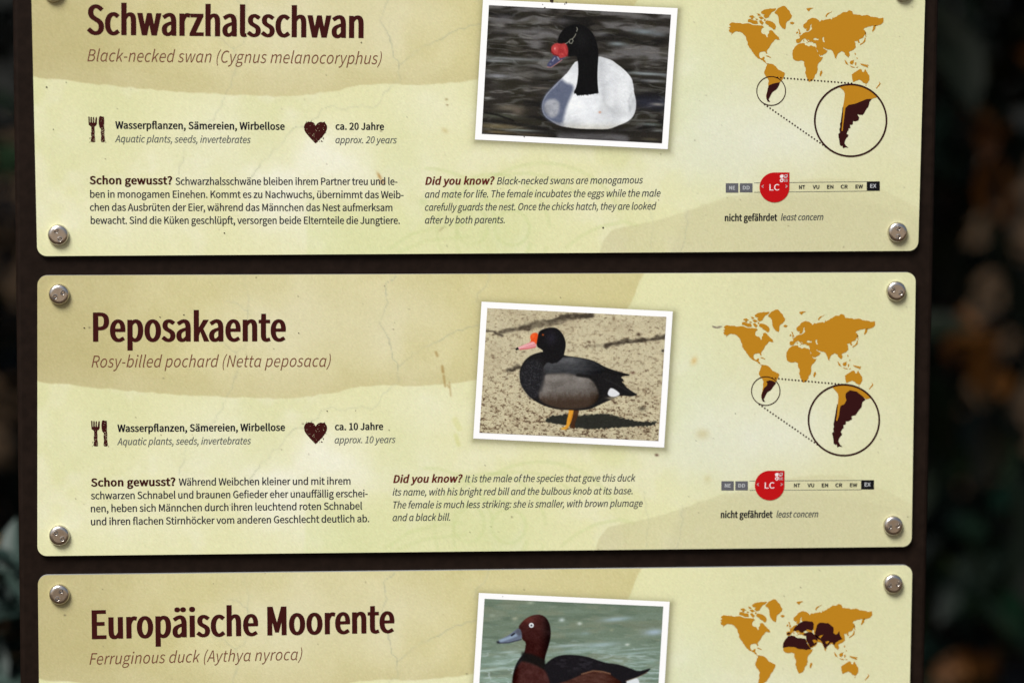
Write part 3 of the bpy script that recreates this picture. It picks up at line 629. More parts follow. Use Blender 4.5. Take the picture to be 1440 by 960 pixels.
    p.fill(np.asarray((19, 19, 20.)) + (np.exp(-((x - 818) / 9) ** 2 - ((y - 56) / 12) ** 2) * 8)[..., None], pmask(x, ys, smooth_poly(neck, 1), .8))
    p.poly([(778.6, 77.9), (784.9, 79.6), (787.2, 82.5), (796.4, 79.6), (789.5, 85.2), (781.5, 90.8), (774.6, 95.3), (770.6, 95.2), (768.9, 91.7), (771.7, 87.7), (776.3, 82.5)], (72, 74, 104), .8, 1)
    p.line([(770, 94.5), (775, 95), (782, 90.5), (790, 84.5)], (170, 120, 116), .7, .7, .8); p.line([(780, 82), (777, 86)], (150, 152, 176), .8, .8, .9); p.line([(784, 80.5), (786, 84)], (160, 160, 178), .8, .8, .8); p.blob(774, 90.5, 1.4, 1, (130, 132, 150), .8)
    p.poly([(774.2, 69.2), (776.5, 64.2), (782, 60.5), (789.5, 62.2), (795.2, 60.5), (797.8, 65.3), (799.2, 73.3), (797.8, 79), (793, 81), (787.2, 82.7), (785.5, 79.2), (780.3, 77.2), (775.7, 75.6)], (178, 62, 62), 1.3, 2)
    fk = fbm(x / 2.6, y / 2.6, 99, 3)
    p.fill((150, 34, 40), sm(.5, .7, fk) * .6 * pmask(x, y, [(786, 62), (798, 61), (799, 80), (787, 82)], 2)); p.blob(781, 68.5, 3.2, 3.6, (212, 92, 90), .7); p.blob(780.2, 68.6, .9, 1.5, (240, 190, 184), .8); p.line([(788.5, 63), (787, 70), (784.5, 77)], (150, 40, 42), .5, 1.6, .3); p.blob(794, 69, 1.6, 4, (208, 84, 82), .55); p.blob(791, 77, 2.0, 1.4, (216, 100, 96), .55); p.line([(775, 72), (779, 77), (785, 79)], (120, 22, 28), .6, 1.4, .6); p.blob(774.2, 70, 1.2, 4, (40, 22, 22), .6)
    for c_ in ([(795, 62), (798.5, 60), (800.5, 58.2)], [(800.5, 58), (801, 61), (803.8, 61.4), (806, 57.5), (804.5, 55.2), (801.8, 55.8), (800.5, 58)], [(805, 55), (808, 51.5), (809.8, 48)], [(810.8, 44.5), (812, 41.5), (811, 39)]):
        p.line(c_, (176, 174, 158), .3, .65, .8)
    p.blob(803, 58, 1.4, 1.4, (12, 12, 12), .9)
    p.grain(5); return p.c

def pochard_picture(x, y):
    p = Picture(x, y)
    f = fbm(x / 30, y / 22, 101, 4); s1 = fbm(x / 3.4, y / 2.5, 111, 3); s2 = fbm(x / 1.7, y / 1.3, 121, 2); s3 = fbm(x / 7.5, y / 5, 131, 2)
    low = sm(500, 600, y)
    p.fill((203, 193, 161)); p.fill((185, 172, 142), sm(.45, .7, f) * .6); p.fill((216, 205, 170), sm(.5, .75, s3) * .5)
    p.fill((142, 122, 96), sm(.50, .70, s1) * (.22 + .55 * low)); p.fill((80, 62, 48), sm(.64, .80, s1) * (.30 + .6 * low)); p.fill((104, 84, 62), sm(.60, .82, s2) * (.25 + .45 * low))
    p.fill((96, 82, 66), sm(.62, .75, s2) * sm(590, 616, y) * .5)
    r = np.random.default_rng(5)
    for _ in range(70):
        cx, cy = r.uniform(676, 935), r.uniform(436, 618)
        p.blob(cx, cy, r.uniform(1, 2.8), r.uniform(.7, 1.5), (78, 58, 44), r.uniform(.4, .85), r.uniform(-.5, .5))
    wob = (fbm(x / 7, y / 4, 141, 3) - .5) * 12; wq = .55 + .9 * fbm(x / 6, y / 5, 145, 3)
    for pts, w, al in (([(684, 464), (696, 467), (706, 471.5)], 1.6, .85), ([(703, 466), (722, 462), (745, 458.5)], 2.4, .8), ([(740, 459), (768, 454), (785, 451), (800, 445)], 4.5, .62), ([(780, 450), (795, 446), (812, 444), (832, 443)], 3.2, .9), ([(765, 450), (776, 450)], 1.4, .8),
                       ([(852, 486), (872, 481.5), (890, 479), (915, 477), (940, 472)], 2.7, .88), ([(828, 486.5), (852, 486)], 1.2, .35), ([(714, 521), (730, 517)], 2.2, .95), ([(724, 517), (731, 516)], 2, .9)):
        p.fill((70, 61, 50), np.clip(sm(w + 2.6, w - 2.0, seg_dist(x, y + wob * .5, pts)) * al * wq, 0, 1))
    p.blob(898, 470, 3, 2.3, (70, 52, 40), .95); p.blob(863, 448, 2, 3, (110, 88, 64), .7); p.blob(932, 493, 2, 2, (40, 34, 34), .95); p.blob(903, 574, 5, 3, (66, 58, 46), .8); p.blob(890, 524, 3, 2, (100, 70, 56), .8)
    sy = y + (vnoise(x / 2.6, y / 3, 151) - .5) * 3
    p.fill((38, 39, 35), pmask(x, sy, smooth_poly([(766.6, 589.5), (775, 584.7), (787, 582.9), (799, 582.3), (813.2, 583.5), (836, 582.3), (857.5, 581.7), (867, 585.3), (883.8, 589.5), (907.8, 593), (927, 593), (915, 598.5), (895.8, 599.7), (871.9, 600.3), (845.5, 602.7), (812, 602.7), (795.4, 597.5), (779.8, 595.5), (767.8, 593)], 1), 1.2) * .96)
    # legs
    p.poly([(806.5, 574), (815, 575), (812, 586), (807.5, 597), (810, 602), (800, 602), (802.4, 597.9), (804.6, 587)], (72, 44, 26), .8, 1, .95)
    p.poly([(800.1, 572), (807, 572), (805.7, 582.3), (803.3, 591.9), (799.7, 600.3), (794.2, 604), (788.6, 602.6), (796.4, 598.3), (797, 590.7), (799.3, 582.3)], (224, 156, 50), .8, 1); p.blob(803.5, 574.5, 2.5, 3, (206, 112, 24), .7); p.line([(805, 582), (802, 593)], (190, 116, 30), .8, 1, .7); p.blob(791, 602.2, 3, 1.2, (240, 190, 84), .8); p.line([(797, 600), (790, 603.5)], (200, 138, 40), .4, .8, .7); p.line([(799, 601), (795, 604.5)], (176, 116, 36), .4, .8, .7); p.blob(801, 589, 1.6, 2, (220, 140, 34), .6)
    # body
    body = [(764.3, 494), (751.7, 497), (743.6, 501), (736.8, 507.8), (732.2, 515.8), (730.5, 523.9), (730.7, 530), (731.9, 539.2), (737.9, 550), (746.2, 559.5), (759.4, 567.9), (772.6, 572.7), (785.8, 575.7), (800.1, 576.2), (815.6, 576.9), (830, 575.2),
            (842, 569.5), (852.7, 564.3), (862.3, 560.7), (868, 556.5), (876.7, 556), (888.6, 557.3), (897.3, 554.5), (891, 551.7), (879, 543), (878.5, 540), (874, 537), (877.9, 534.4), (871.9, 529.3), (887.4, 527.2), (868.8, 522), (851.6, 516.3), (837.8, 508.2), (826.4, 504.5), (806.9, 501.2), (797, 500.5), (785, 496)]
    p.fill((27, 26, 27), pmask(x, y, smooth_poly(body, 1), .8))
    n1 = fbm(x / 3.0, y / 4.0, 161, 3); n2 = fbm(x / 6, y / 2.4, 171, 3)
    br = pmask(x, y, [(731, 524), (740, 507), (757, 505), (765, 520), (765, 536), (761, 556), (746, 560), (733, 542)], 4.0)
    p.fill(np.asarray((36, 36, 40.)) + (np.maximum(fbm(x / 1.6, y / 1.6, 163, 2) - .5, 0) * 90)[..., None], br * .75)
    wing = pmask(x, y, smooth_poly([(763.5, 516), (770, 509), (781.5, 503.6), (795.2, 501.5), (806.9, 501.8), (826, 505.2), (838, 509.5), (850, 517), (852, 522), (836, 527), (820, 528), (806, 526.8), (791.8, 524.6), (776, 525), (765.4, 525.8)], 1), 1.6)
    p.fill(np.asarray((64, 65, 68.)) + ((n2 - .5) * 22)[..., None] + (np.exp(-((x - 795) / 22) ** 2 - ((y - 506) / 5) ** 2) * 26)[..., None] - (sm(805, 850, x) * 34)[..., None] - (sm(518, 526, y) * 14)[..., None], wing)
    flank = pmask(x, y, smooth_poly([(765.4, 526), (779.8, 524.8), (795.4, 524.6), (805, 526), (812, 528.4), (828.7, 530.4), (836, 537), (840.7, 545.2), (843, 556), (838, 566), (826, 573), (800, 575.5), (778, 572.5), (761, 565), (757, 557), (759.6, 546.4), (764.2, 534.4)], 2), 2.6)
    fc = np.asarray((116, 110, 105.)) + ((fbm(x / 12, y / 9, 181, 3) - .5) * 44)[..., None] + ((fbm(x / 1.8, y / 1.4, 183, 2) - .5) * 16)[..., None] - (sm(812, 838, x) * 14)[..., None] - (np.exp(-((y - 531) / 3.5) ** 2) * -8)[..., None]
    fc = fc + (np.asarray((66, 52, 42.)) - fc) * sm(546, 566, y + (x - 800) * .05 + (n1 - .5) * 8)[..., None] - (sm(826, 846, x) * 34)[..., None]
    p.fill(np.clip(fc, 0, 255), flank)
    p.line([(765, 520), (764, 535), (760.5, 548)], (52, 50, 52), 1.5, 3, .6)
    p.line([(812, 527), (829, 529.5), (838, 537), (843, 548), (846, 560)], (24, 23, 23), 1.5, 2.4, .85)
    p.poly([(857.5, 545.6), (861, 545.4), (867, 548.7), (873, 554), (864.7, 558.3), (857.5, 557.3), (853.7, 553.5)], (226, 228, 232), 1, 2); p.blob(860, 559.5, 7, 2.0, (170, 158, 132), .7)
    p.line([(846, 521), (862, 525), (884, 527)], (20, 20, 20), 1.2, 1, .8); p.line([(852, 533), (868, 541), (888, 552)], (46, 45, 46), .8, 1.2, .5)
    # head
    head = [(756.8, 468.3), (759.7, 464.3), (766.6, 461.4), (774.6, 460.1), (781.5, 460.5), (788.3, 465.4), (793.5, 473.4), (796, 483.8), (794.2, 494), (791.8, 503), (780, 512), (766, 508), (760, 498), (764.3, 493.6), (760, 490), (755.1, 487.8), (754, 480)]
    p.fill(np.asarray((23, 22, 24.)) + (np.exp(-((x - 775) / 7) ** 2 - ((y - 475) / 9) ** 2) * 16)[..., None] * np.asarray((.9, .8, 1.2)), pmask(x, y, smooth_poly(head, 1), .8))
    p.poly([(755, 479.4), (757, 468.2), (750.5, 467.5), (746.5, 470.4), (745.2, 474.6), (747, 478.4), (744.6, 481.2), (750.5, 481), (754, 485)], (234, 84, 34), .8, 1); p.blob(749.5, 472, 2.6, 3, (246, 116, 62), .6)
    p.poly([(750.5, 479.7), (744.5, 481.3), (733.3, 486.2), (727.4, 488.5), (729.9, 491.4), (742.5, 490.2), (753.6, 487.8), (754.4, 484.9)], (228, 146, 152), .8, 1); p.line([(730, 489), (742, 485), (750, 482)], (246, 196, 198), 1, 1.2, .7); p.line([(731, 491.3), (743, 490.2), (753, 488)], (196, 84, 84), .5, .8, .8)
    p.poly([(728, 487.8), (724.6, 490), (725.6, 492.4), (729.9, 491.3)], (24, 24, 26), .7, 0); p.blob(763.5, 470.6, 1.4, 1.2, (190, 84, 30), .95)
    p.grain(5.5); return p.c

def ferruginous_picture(x, y):
    p = Picture(x, y)
    low = sm(880, 950, y); sl = y - .02 * (x - 680)
    a = fbm(x / 40, sl / 7, 201, 4); b = fbm(x / 18, sl / 3.4, 211, 3)
    p.fill((112, 128, 110)); p.fill((132, 156, 142), low * .75); p.fill((92, 108, 92), sm(.5, .75, a) * .55 * (1 - low * .4)); p.fill((136, 140, 118), sm(.5, .72, fbm(x / 30, sl / 10, 221, 3)) * .4)
    p.fill((176, 196, 196), sm(.54, .76, b) * (.10 + .6 * low) * .85); p.fill((96, 112, 98), sm(.46, .26, b) * .45 * low)
    rd = 1 - np.abs(2 * fbm((x + 9) / 42, (sl + 7 * np.sin(x / 60)) / 6, 218, 2) - 1); p.fill((190, 206, 206), sm(.91, .99, rd) * .55 * low)
    for cx, cy, rx, ry, c, al in ((866, 870, 20, 3.2, (156, 178, 186), .85), (920, 888, 14, 4.5, (164, 184, 200), .9), (815, 876, 3.4, 2.4, (196, 206, 196), .9), (724, 869, 4.5, 2.6, (168, 172, 150), .8), (692, 865, 4, 2.4, (152, 164, 148), .7), (746, 847, 5, 2.2, (160, 172, 152), .8), (860, 885, 3, 2, (150, 156, 130), .7),
                                  (790, 871, 4, 2.6, (190, 204, 200), .9), (823, 890, 8, 3, (142, 162, 160), .6), (882, 905.5, 3.4, 1.8, (206, 216, 206), .9), (845, 906, 26, 3.6, (160, 182, 186), .75), (800, 907, 24, 2.2, (172, 190, 190), .8), (815, 914, 40, 2.2, (160, 182, 180), .7), (715, 916, 14, 1.7, (168, 188, 184), .8),
                                  (728, 921, 14, 2, (158, 180, 174), .7), (700, 932, 22, 2, (162, 184, 176), .7), (692, 941, 22, 1.8, (170, 192, 182), .8), (700, 955, 28, 3, (150, 178, 166), .6), (890, 918, 30, 1.6, (162, 184, 182), .7), (905, 930, 20, 1.6, (164, 186, 182), .6), (895, 912, 30, 1.2, (168, 188, 186), .6)):
        p.blob(cx, cy, rx, ry, c, al, -.08)
    body = [(739, 905), (738.7, 912.2), (735.9, 919.2), (730.3, 924.8), (724.7, 934.7), (721.9, 944.5), (720.7, 954.3), (721, 975), (730, 1000), (880, 1002), (896, 975), (890, 962), (880, 957), (897, 951), (909, 946), (916.3, 938.2), (906.8, 941), (897, 943.1), (890, 940.3), (878.7, 936), (866, 932.6), (854.8, 931.8), (842.2, 928.3),
            (830.9, 924.1), (816.9, 920.9), (805, 920), (793.6, 919.9), (782.3, 922), (772.5, 927.6), (765.4, 934.7), (766.1, 923.4), (769.7, 912.2), (772, 905)]
    p.fill((25, 23, 27), pmask(x, y, smooth_poly(body, 1), .9))
    n2 = fbm(x / 9, y / 3, 231, 3)
    p.fill((44, 41, 47), pmask(x, y, smooth_poly([(775, 930), (793, 922), (815, 923), (838, 930), (850, 936), (820, 940), (790, 944)], 2), 4) * sm(.4, .7, n2) * .8)
    p.fill(np.asarray((70, 37, 34.)) + ((fbm(x / 8, y / 8, 241, 3) - .5) * 26)[..., None] + ((fbm(x / 1.6, y / 2, 243, 2) - .5) * 16)[..., None] - (sm(734, 720, x) * 46)[..., None], pmask(x, y, smooth_poly([(733, 926), (748, 930), (764, 938), (772, 952), (776, 975), (770, 1002), (728, 1002), (720, 970), (721, 948)], 2), 2.2))
    p.fill(np.asarray((74, 44, 36.)) + ((n2 - .5) * 34)[..., None] - (sm(850, 880, x) * 40)[..., None], pmask(x, y, smooth_poly([(766, 966), (785, 960), (800, 955.7), (818.3, 947.3), (833.7, 942.6), (847.8, 943.8), (857.6, 947.3), (866, 953), (874.5, 958.6), (882, 975), (860, 1002), (775, 1002)], 1), 1.5))
    p.line([(818, 947), (834, 942.4), (848, 943.6), (858, 946.5)], (170, 120, 86), .7, 1.2, .6)
    p.poly([(897, 952), (888, 954.6), (879.4, 957.2), (884, 964), (892, 968), (900, 962)], (222, 228, 232), 1, 1)
    p.line([(880, 957), (897, 951.4), (910, 944.6)], (140, 112, 90), .4, .7, .6)
    head = [(728.2, 881.5), (734.5, 872.8), (742.9, 866.5), (752.8, 863.3), (761.2, 863.6), (768.3, 867.7), (773.2, 877), (774.8, 888.3), (773.4, 900.9), (769.7, 912.2), (766.1, 924), (764, 938), (750, 932), (736, 922), (738.7, 912.2), (739.6, 902.3), (734.5, 898.8), (732, 890)]
    hc = np.asarray((62, 29, 27.)) + ((fbm(x / 7, y / 7, 251, 3) - .5) * 22)[..., None] + (np.exp(-((x - 742) / 10) ** 2 - ((y - 870) / 7) ** 2) * 32)[..., None] * np.asarray((1, .55, .45)) + ((fbm(x / 1.6, y / 1.6, 253, 2) - .5) * 14)[..., None]
    hc = hc - (sm(756, 775, x) * 30)[..., None] * np.asarray((1.2, .6, .5)) - (sm(885, 902, y) * 12)[..., None]
    p.fill(np.clip(hc, 0, 255), pmask(x, y, smooth_poly(head, 1), .9))
    p.fill((20, 19, 18), sm(9, 3.5, seg_dist(x, y, [(734, 922.5), (746, 925), (757, 929), (764, 933)])) * sm(731, 736, x) * sm(769, 764, x) * .92)
    p.fill((58, 26, 26), sm(3, 0, seg_dist(x, y, [(740, 879), (756, 875)])) * .5)
    p.poly([(728.6, 882.2), (732.6, 885.5), (734.4, 898.3), (721.9, 901.2), (713.4, 903.6), (703.6, 904), (700.2, 902.3), (702.2, 899.3), (713.4, 893.7), (721.9, 887.4)], (104, 114, 134), .8, 1)
    p.line([(703, 900.5), (715, 896.5), (726, 892)], (160, 182, 206), 1.6, 2.2, .75); p.line([(702, 903.4), (715, 903), (733, 898.4)], (56, 58, 72), .6, .9, .9); p.poly([(728.6, 882.2), (732.8, 885.5), (734, 893), (728, 893), (724, 888)], (78, 80, 92), 2, 1, .7)
    p.line([(719.4, 892.8), (723, 890.2)], (22, 22, 30), 1.1, .9, .95); p.blob(700.4, 902.2, 2.2, 1.9, (24, 24, 34), .95)
    p.fill((222, 226, 230), sm(3.9, 2.9, np.hypot(x - 747.2, y - 878.4))); p.fill((40, 42, 50), sm(1.8, .9, np.hypot(x - 747.2, y - 878.6))); p.blob(746.6, 877.8, .7, .7, (200, 205, 210), .8)
    p.grain(4.5); return p.c

PICS = [swan_picture, pochard_picture, ferruginous_picture]
def photo_print(k, parent):
    TL, TR, BR, BL = [np.array(q, float) for q in PHOTO_IN[k]]
    nx, ny = 430, 292
    s, t = np.meshgrid(np.linspace(0, 1, nx), np.linspace(0, 1, ny))
    s, t = s[..., None], t[..., None]
    Q = (TL * (1 - s) + TR * s) * (1 - t) + (BL * (1 - s) + BR * s) * t
    c = lin(np.clip(PICS[k](Q[..., 0], Q[..., 1]), 0, 255)) * PRINT
    P = at_np(Q[..., 0], Q[..., 1]); P[..., 1] = -.00016
    idx = np.arange(nx * ny).reshape(ny, nx)
    F = np.stack([idx[:-1, :-1], idx[1:, :-1], idx[1:, 1:], idx[:-1, 1:]], -1).reshape(-1, 4)
    o = np.array([at(*q) for q in PHOTO_OUT[k]]); o[:, 1] = -.00008
    b = nx * ny
    V = np.concatenate([P.reshape(-1, 3), o]); F = np.concatenate([F, [[b, b + 3, b + 2, b + 1]]])
    cols = np.concatenate([c.reshape(-1, 3), np.tile(np.array((.865, .885, .905)), (4, 1))])
    ob = link('photograph', mesh_np('photograph', V, F, cols), [M_PHOTO], parent)
    ob['label'] = ['white-bordered photograph of a white swan with black neck on dark water', 'white-bordered photograph of a black and grey duck standing on sand',
                   'white-bordered photograph of a chestnut duck swimming on green water'][k]
for k in range(3): photo_print(k, panels[k])

# ------------------------------------------------------------------ writing on the panels (pixels of the photograph: start, end of each baseline)
def write(name, k, mats, rows):
    I = Ink()
    for r in rows: I.text(*r)
    return I.build(name, mats, panels[k])
write('title', 0, [M_MAROON], [('Schwarzhalsschwan', 122, 48.4, 511.2, 53.4, 42, 'title')])
write('title', 1, [M_MAROON], [('Peposakaente', 130.8, 479.7, 402, 479.2, 41, 'title')])
write('title', 2, [M_MAROON], [('Europäische Moorente', 129.2, 897.5, 554.7, 888.5, 40.6, 'title')])
write('subtitle', 0, [M_BROWN], [('Black-necked swan (Cygnus melanocoryphus)', 122.8, 86.4, 536.7, 90.6, 16.7, 'subtitle')])
write('subtitle', 1, [M_BROWN], [('Rosy-billed pochard (Netta peposaca)', 128.7, 516.3, 465, 515.3, 16.4, 'subtitle')])
write('subtitle', 2, [M_BROWN], [('Ferruginous duck (Aythya nyroca)', 125.8, 933.8, 425, 927, 16, 'subtitle')])
FOOD = ('Wasserpﬂanzen, Sämereien, Wirbellose', 'Aquatic plants, seeds, invertebrates')
write('food_text', 0, [M_BLACK, M_GREY], [(FOOD[0], 162, 180.9, 400.3, 182.6, 10.5, 'strong', 0), (FOOD[1], 161.7, 200, 352.5, 201.3, 9.8, 'italic', 1)])
write('food_text', 1, [M_BLACK, M_GREY], [(FOOD[0], 165, 606.7, 400.8, 605.2, 10.4, 'strong', 0), (FOOD[1], 164.7, 625.3, 353, 624, 9.8, 'italic', 1)])
write('lifespan_text', 0, [M_BLACK, M_GREY], [('ca. 20 Jahre', 471.7, 182.3, 540, 182.7, 10, 'strong', 0), ('approx. 20 years', 471.6, 201.3, 558, 201.6, 9.5, 'italic', 1)])
write('lifespan_text', 1, [M_BLACK, M_GREY], [('ca. 10 Jahre', 470.8, 604.2, 538.8, 603.8, 10, 'strong', 0), ('approx. 10 years', 470.5, 622.8, 556.2, 622.2, 9.5, 'italic', 1)])
write('german_text', 0, [M_MAROON, M_TEXT], [('Schon gewusst?', 125.8, 258.8, 242.2, 259.2, 11.6, 'heading', 0), ('Schwarzhalsschwäne bleiben ihrem Partner treu und le-', 246.7, 259.9, 558.8, 260, 10.2, 'body', 1),
    ('ben in monogamen Einehen. Kommt es zu Nachwuchs, übernimmt das Weib-', 126.7, 277.9, 567.5, 278.7, 10.2, 'body', 1), ('chen das Ausbrüten der Eier, während das Männchen das Nest aufmerksam', 126.3, 296.3, 551.7, 296.7, 10.2, 'body', 1),
    ('bewacht. Sind die Küken geschlüpft, versorgen beide Elternteile die Jungtiere.', 127.5, 314.7, 562.2, 314.7, 10.2, 'body', 1)])
write('german_text', 1, [M_MAROON, M_TEXT], [('Schon gewusst?', 127.8, 683.3, 246.7, 682.2, 11.6, 'heading', 0), ('Während Weibchen kleiner und mit ihrem', 251.3, 682.2, 492.8, 680.6, 10.2, 'body', 1),
    ('schwarzen Schnabel und braunen Geﬁeder eher unauffällig erschei-', 127.8, 701.3, 517, 698.2, 10.2, 'body', 1), ('nen, heben sich Männchen durch ihren leuchtend roten Schnabel', 127.7, 719.5, 509.2, 715.6, 10.2, 'body', 1),
    ('und ihren ﬂachen Stirnhöcker vom anderen Geschlecht deutlich ab.', 127.8, 737.8, 519.2, 733.4, 10.2, 'body', 1)])
write('english_text', 0, [M_DARKRED, M_ITAL], [('Did you know?', 597.8, 259.7, 695.5, 259.2, 11.2, 'headitalic', 0), ('Black-necked swans are monogamous', 698.7, 259.4, 904.2, 257.8, 9.9, 'bodyitalic', 1),
    ('and mate for life. The female incubates the eggs while the male', 597.5, 278, 928.8, 276.3, 9.9, 'bodyitalic', 1), ('carefully guards the nest. Once the chicks hatch, they are looked', 597.5, 296.2, 923, 294.5, 9.9, 'bodyitalic', 1),
    ('after by both parents.', 597.5, 314.2, 709.7, 313.7, 9.9, 'bodyitalic', 1)])
write('english_text', 1, [M_DARKRED, M_ITAL], [('Did you know?', 552.8, 678.3, 650.5, 677.4, 11.2, 'headitalic', 0), ('It is the male of the species that gave this duck', 653.8, 677.4, 893.7, 676.2, 9.8, 'bodyitalic', 1),
    ('its name, with his bright red bill and the bulbous knob at its base.', 552, 696.2, 889.5, 694.2, 9.8, 'bodyitalic', 1), ('The female is much less striking: she is smaller, with brown plumage', 552.8, 714.2, 903.7, 711.7, 9.8, 'bodyitalic', 1),
    ('and a black bill.', 552, 732, 633, 731.2, 9.8, 'bodyitalic', 1)])
write('status_text', 0, [M_BLACK, M_ITAL], [('nicht gefährdet', 1019.1, 310.8, 1092.9, 310.2, 9.8, 'condensed', 0), ('least concern', 1098, 310, 1157.8, 309.4, 9.2, 'conditalic', 1)])
write('status_text', 1, [M_BLACK, M_ITAL], [('nicht gefährdet', 1013.4, 727.6, 1086.3, 727.2, 9.8, 'condensed', 0), ('least concern', 1091.7, 727, 1150.5, 726.6, 9.2, 'conditalic', 1)])

# ------------------------------------------------------------------ pictograms
FORK = [(85, 86), (92, 84), (96, 88), (97, 135), (103, 136), (104, 90), (111, 86), (115, 90), (116, 136), (122, 136), (124, 92), (130, 86), (134, 92), (134, 136), (141, 135), (147, 92), (153, 86), (158, 92), (157, 145), (150, 160), (139, 165), (136, 178), (139, 215), (137, 240), (142, 270), (143, 296), (135, 300), (112, 299), (106, 292), (110, 250), (107, 225), (111, 195), (109, 170), (100, 162), (88, 154)]
KNIFE = [(176, 88), (186, 79), (198, 84), (217, 86), (219, 130), (217, 165), (222, 200), (219, 228), (223, 262), (225, 292), (218, 300), (196, 300), (190, 288), (194, 250), (190, 220), (193, 190), (180, 176), (173, 150), (172, 118)]
HEART = [(622, 163), (616, 146), (604, 134), (592, 131), (586, 123), (578, 130), (562, 126), (551, 133), (541, 134), (532, 148), (525, 165), (525, 186), (531, 206), (541, 222), (556, 240), (572, 259), (588, 276), (604, 293), (621, 310), (634, 301), (642, 288), (655, 282), (664, 268), (680, 258), (685, 245), (698, 230), (708, 214), (716, 196), (720, 178), (717, 158), (707, 141), (700, 135), (696, 128), (686, 133), (668, 129), (650, 134), (638, 142), (629, 152)]
def grunge(I, rnd, pts, conv, num, mi, lift, smin, smax, bias=None):
    xs = [p[0] for p in pts]; ys = [p[1] for p in pts]
    a = np.array([[rnd.uniform(min(xs), max(xs)), rnd.uniform(min(ys), max(ys))] for _ in range(num * 3)])
    d = poly_sdf(a[:, 0], a[:, 1], pts); cnt = 0
    for (x, y), dd in zip(a, d):
        if dd < -3 and cnt < num and (bias is None or rnd.random() < bias(x, y)):
            s = rnd.uniform(smin, smax); t0 = rnd.uniform(0, 6)
            I.loops([[conv(x + s * rnd.uniform(.5, 1.3) * math.cos(t0 + t), y + s * rnd.uniform(.4, 1.0) * math.sin(t0 + t)) for t in (0, 1.2, 2.6, 3.9, 5.1)]], mi, lift); cnt += 1
for k, (ox_, oy_, hy) in enumerate(((110, 150, 150), (113.9, 577.1, 572.1))):
    cv = lambda x, y: (ox_ + x / 6, oy_ + y / 6); hv = lambda x, y: (340 + x / 6, hy + y / 6)
    if k: hv = lambda x, y: (340 + x / 6, 575 + (y - 17) / 6)
    rnd = random.Random(3)
    I = Ink(); I.loops([[cv(*p) for p in FORK]]); I.loops([[cv(*p) for p in KNIFE]])
    for (x, y, s) in ((98, 268, 4), (100, 262, 2), (232, 302, 4), (97, 300, 3), (104, 292, 2.5), (228, 290, 2)): I.disc(*cv(x, y), s / 6, 0, .1, 6)
    grunge(I, rnd, FORK, cv, 26, 1, .13, 1.6, 4.0, lambda x, y: .25 + .75 * (y > 195)); grunge(I, rnd, KNIFE, cv, 26, 1, .13, 1.6, 4.0, lambda x, y: .2 + .8 * (y > 180))
    I.build('cutlery_symbol', [M_MAROON, M_CREAM], panels[k])
    I = Ink(); I.loops([[hv(*p) for p in HEART]])
    for (x, y, s) in ((672, 292, 6), (688, 270, 5), (680, 296, 3), (640, 296, 3), (656, 296, 3), (700, 130, 3), (545, 126, 3), (590, 118, 2.5), (710, 222, 3), (560, 300, 2), (690, 262, 3)): I.disc(*hv(x, y), s / 6, 0, .1, 6)
    grunge(I, rnd, HEART, hv, 34, 1, .13, 1.2, 3.6, lambda x, y: .3 + .7 * (y > 235))
    I.build('heart_symbol', [M_MAROON, M_CREAM], panels[k])

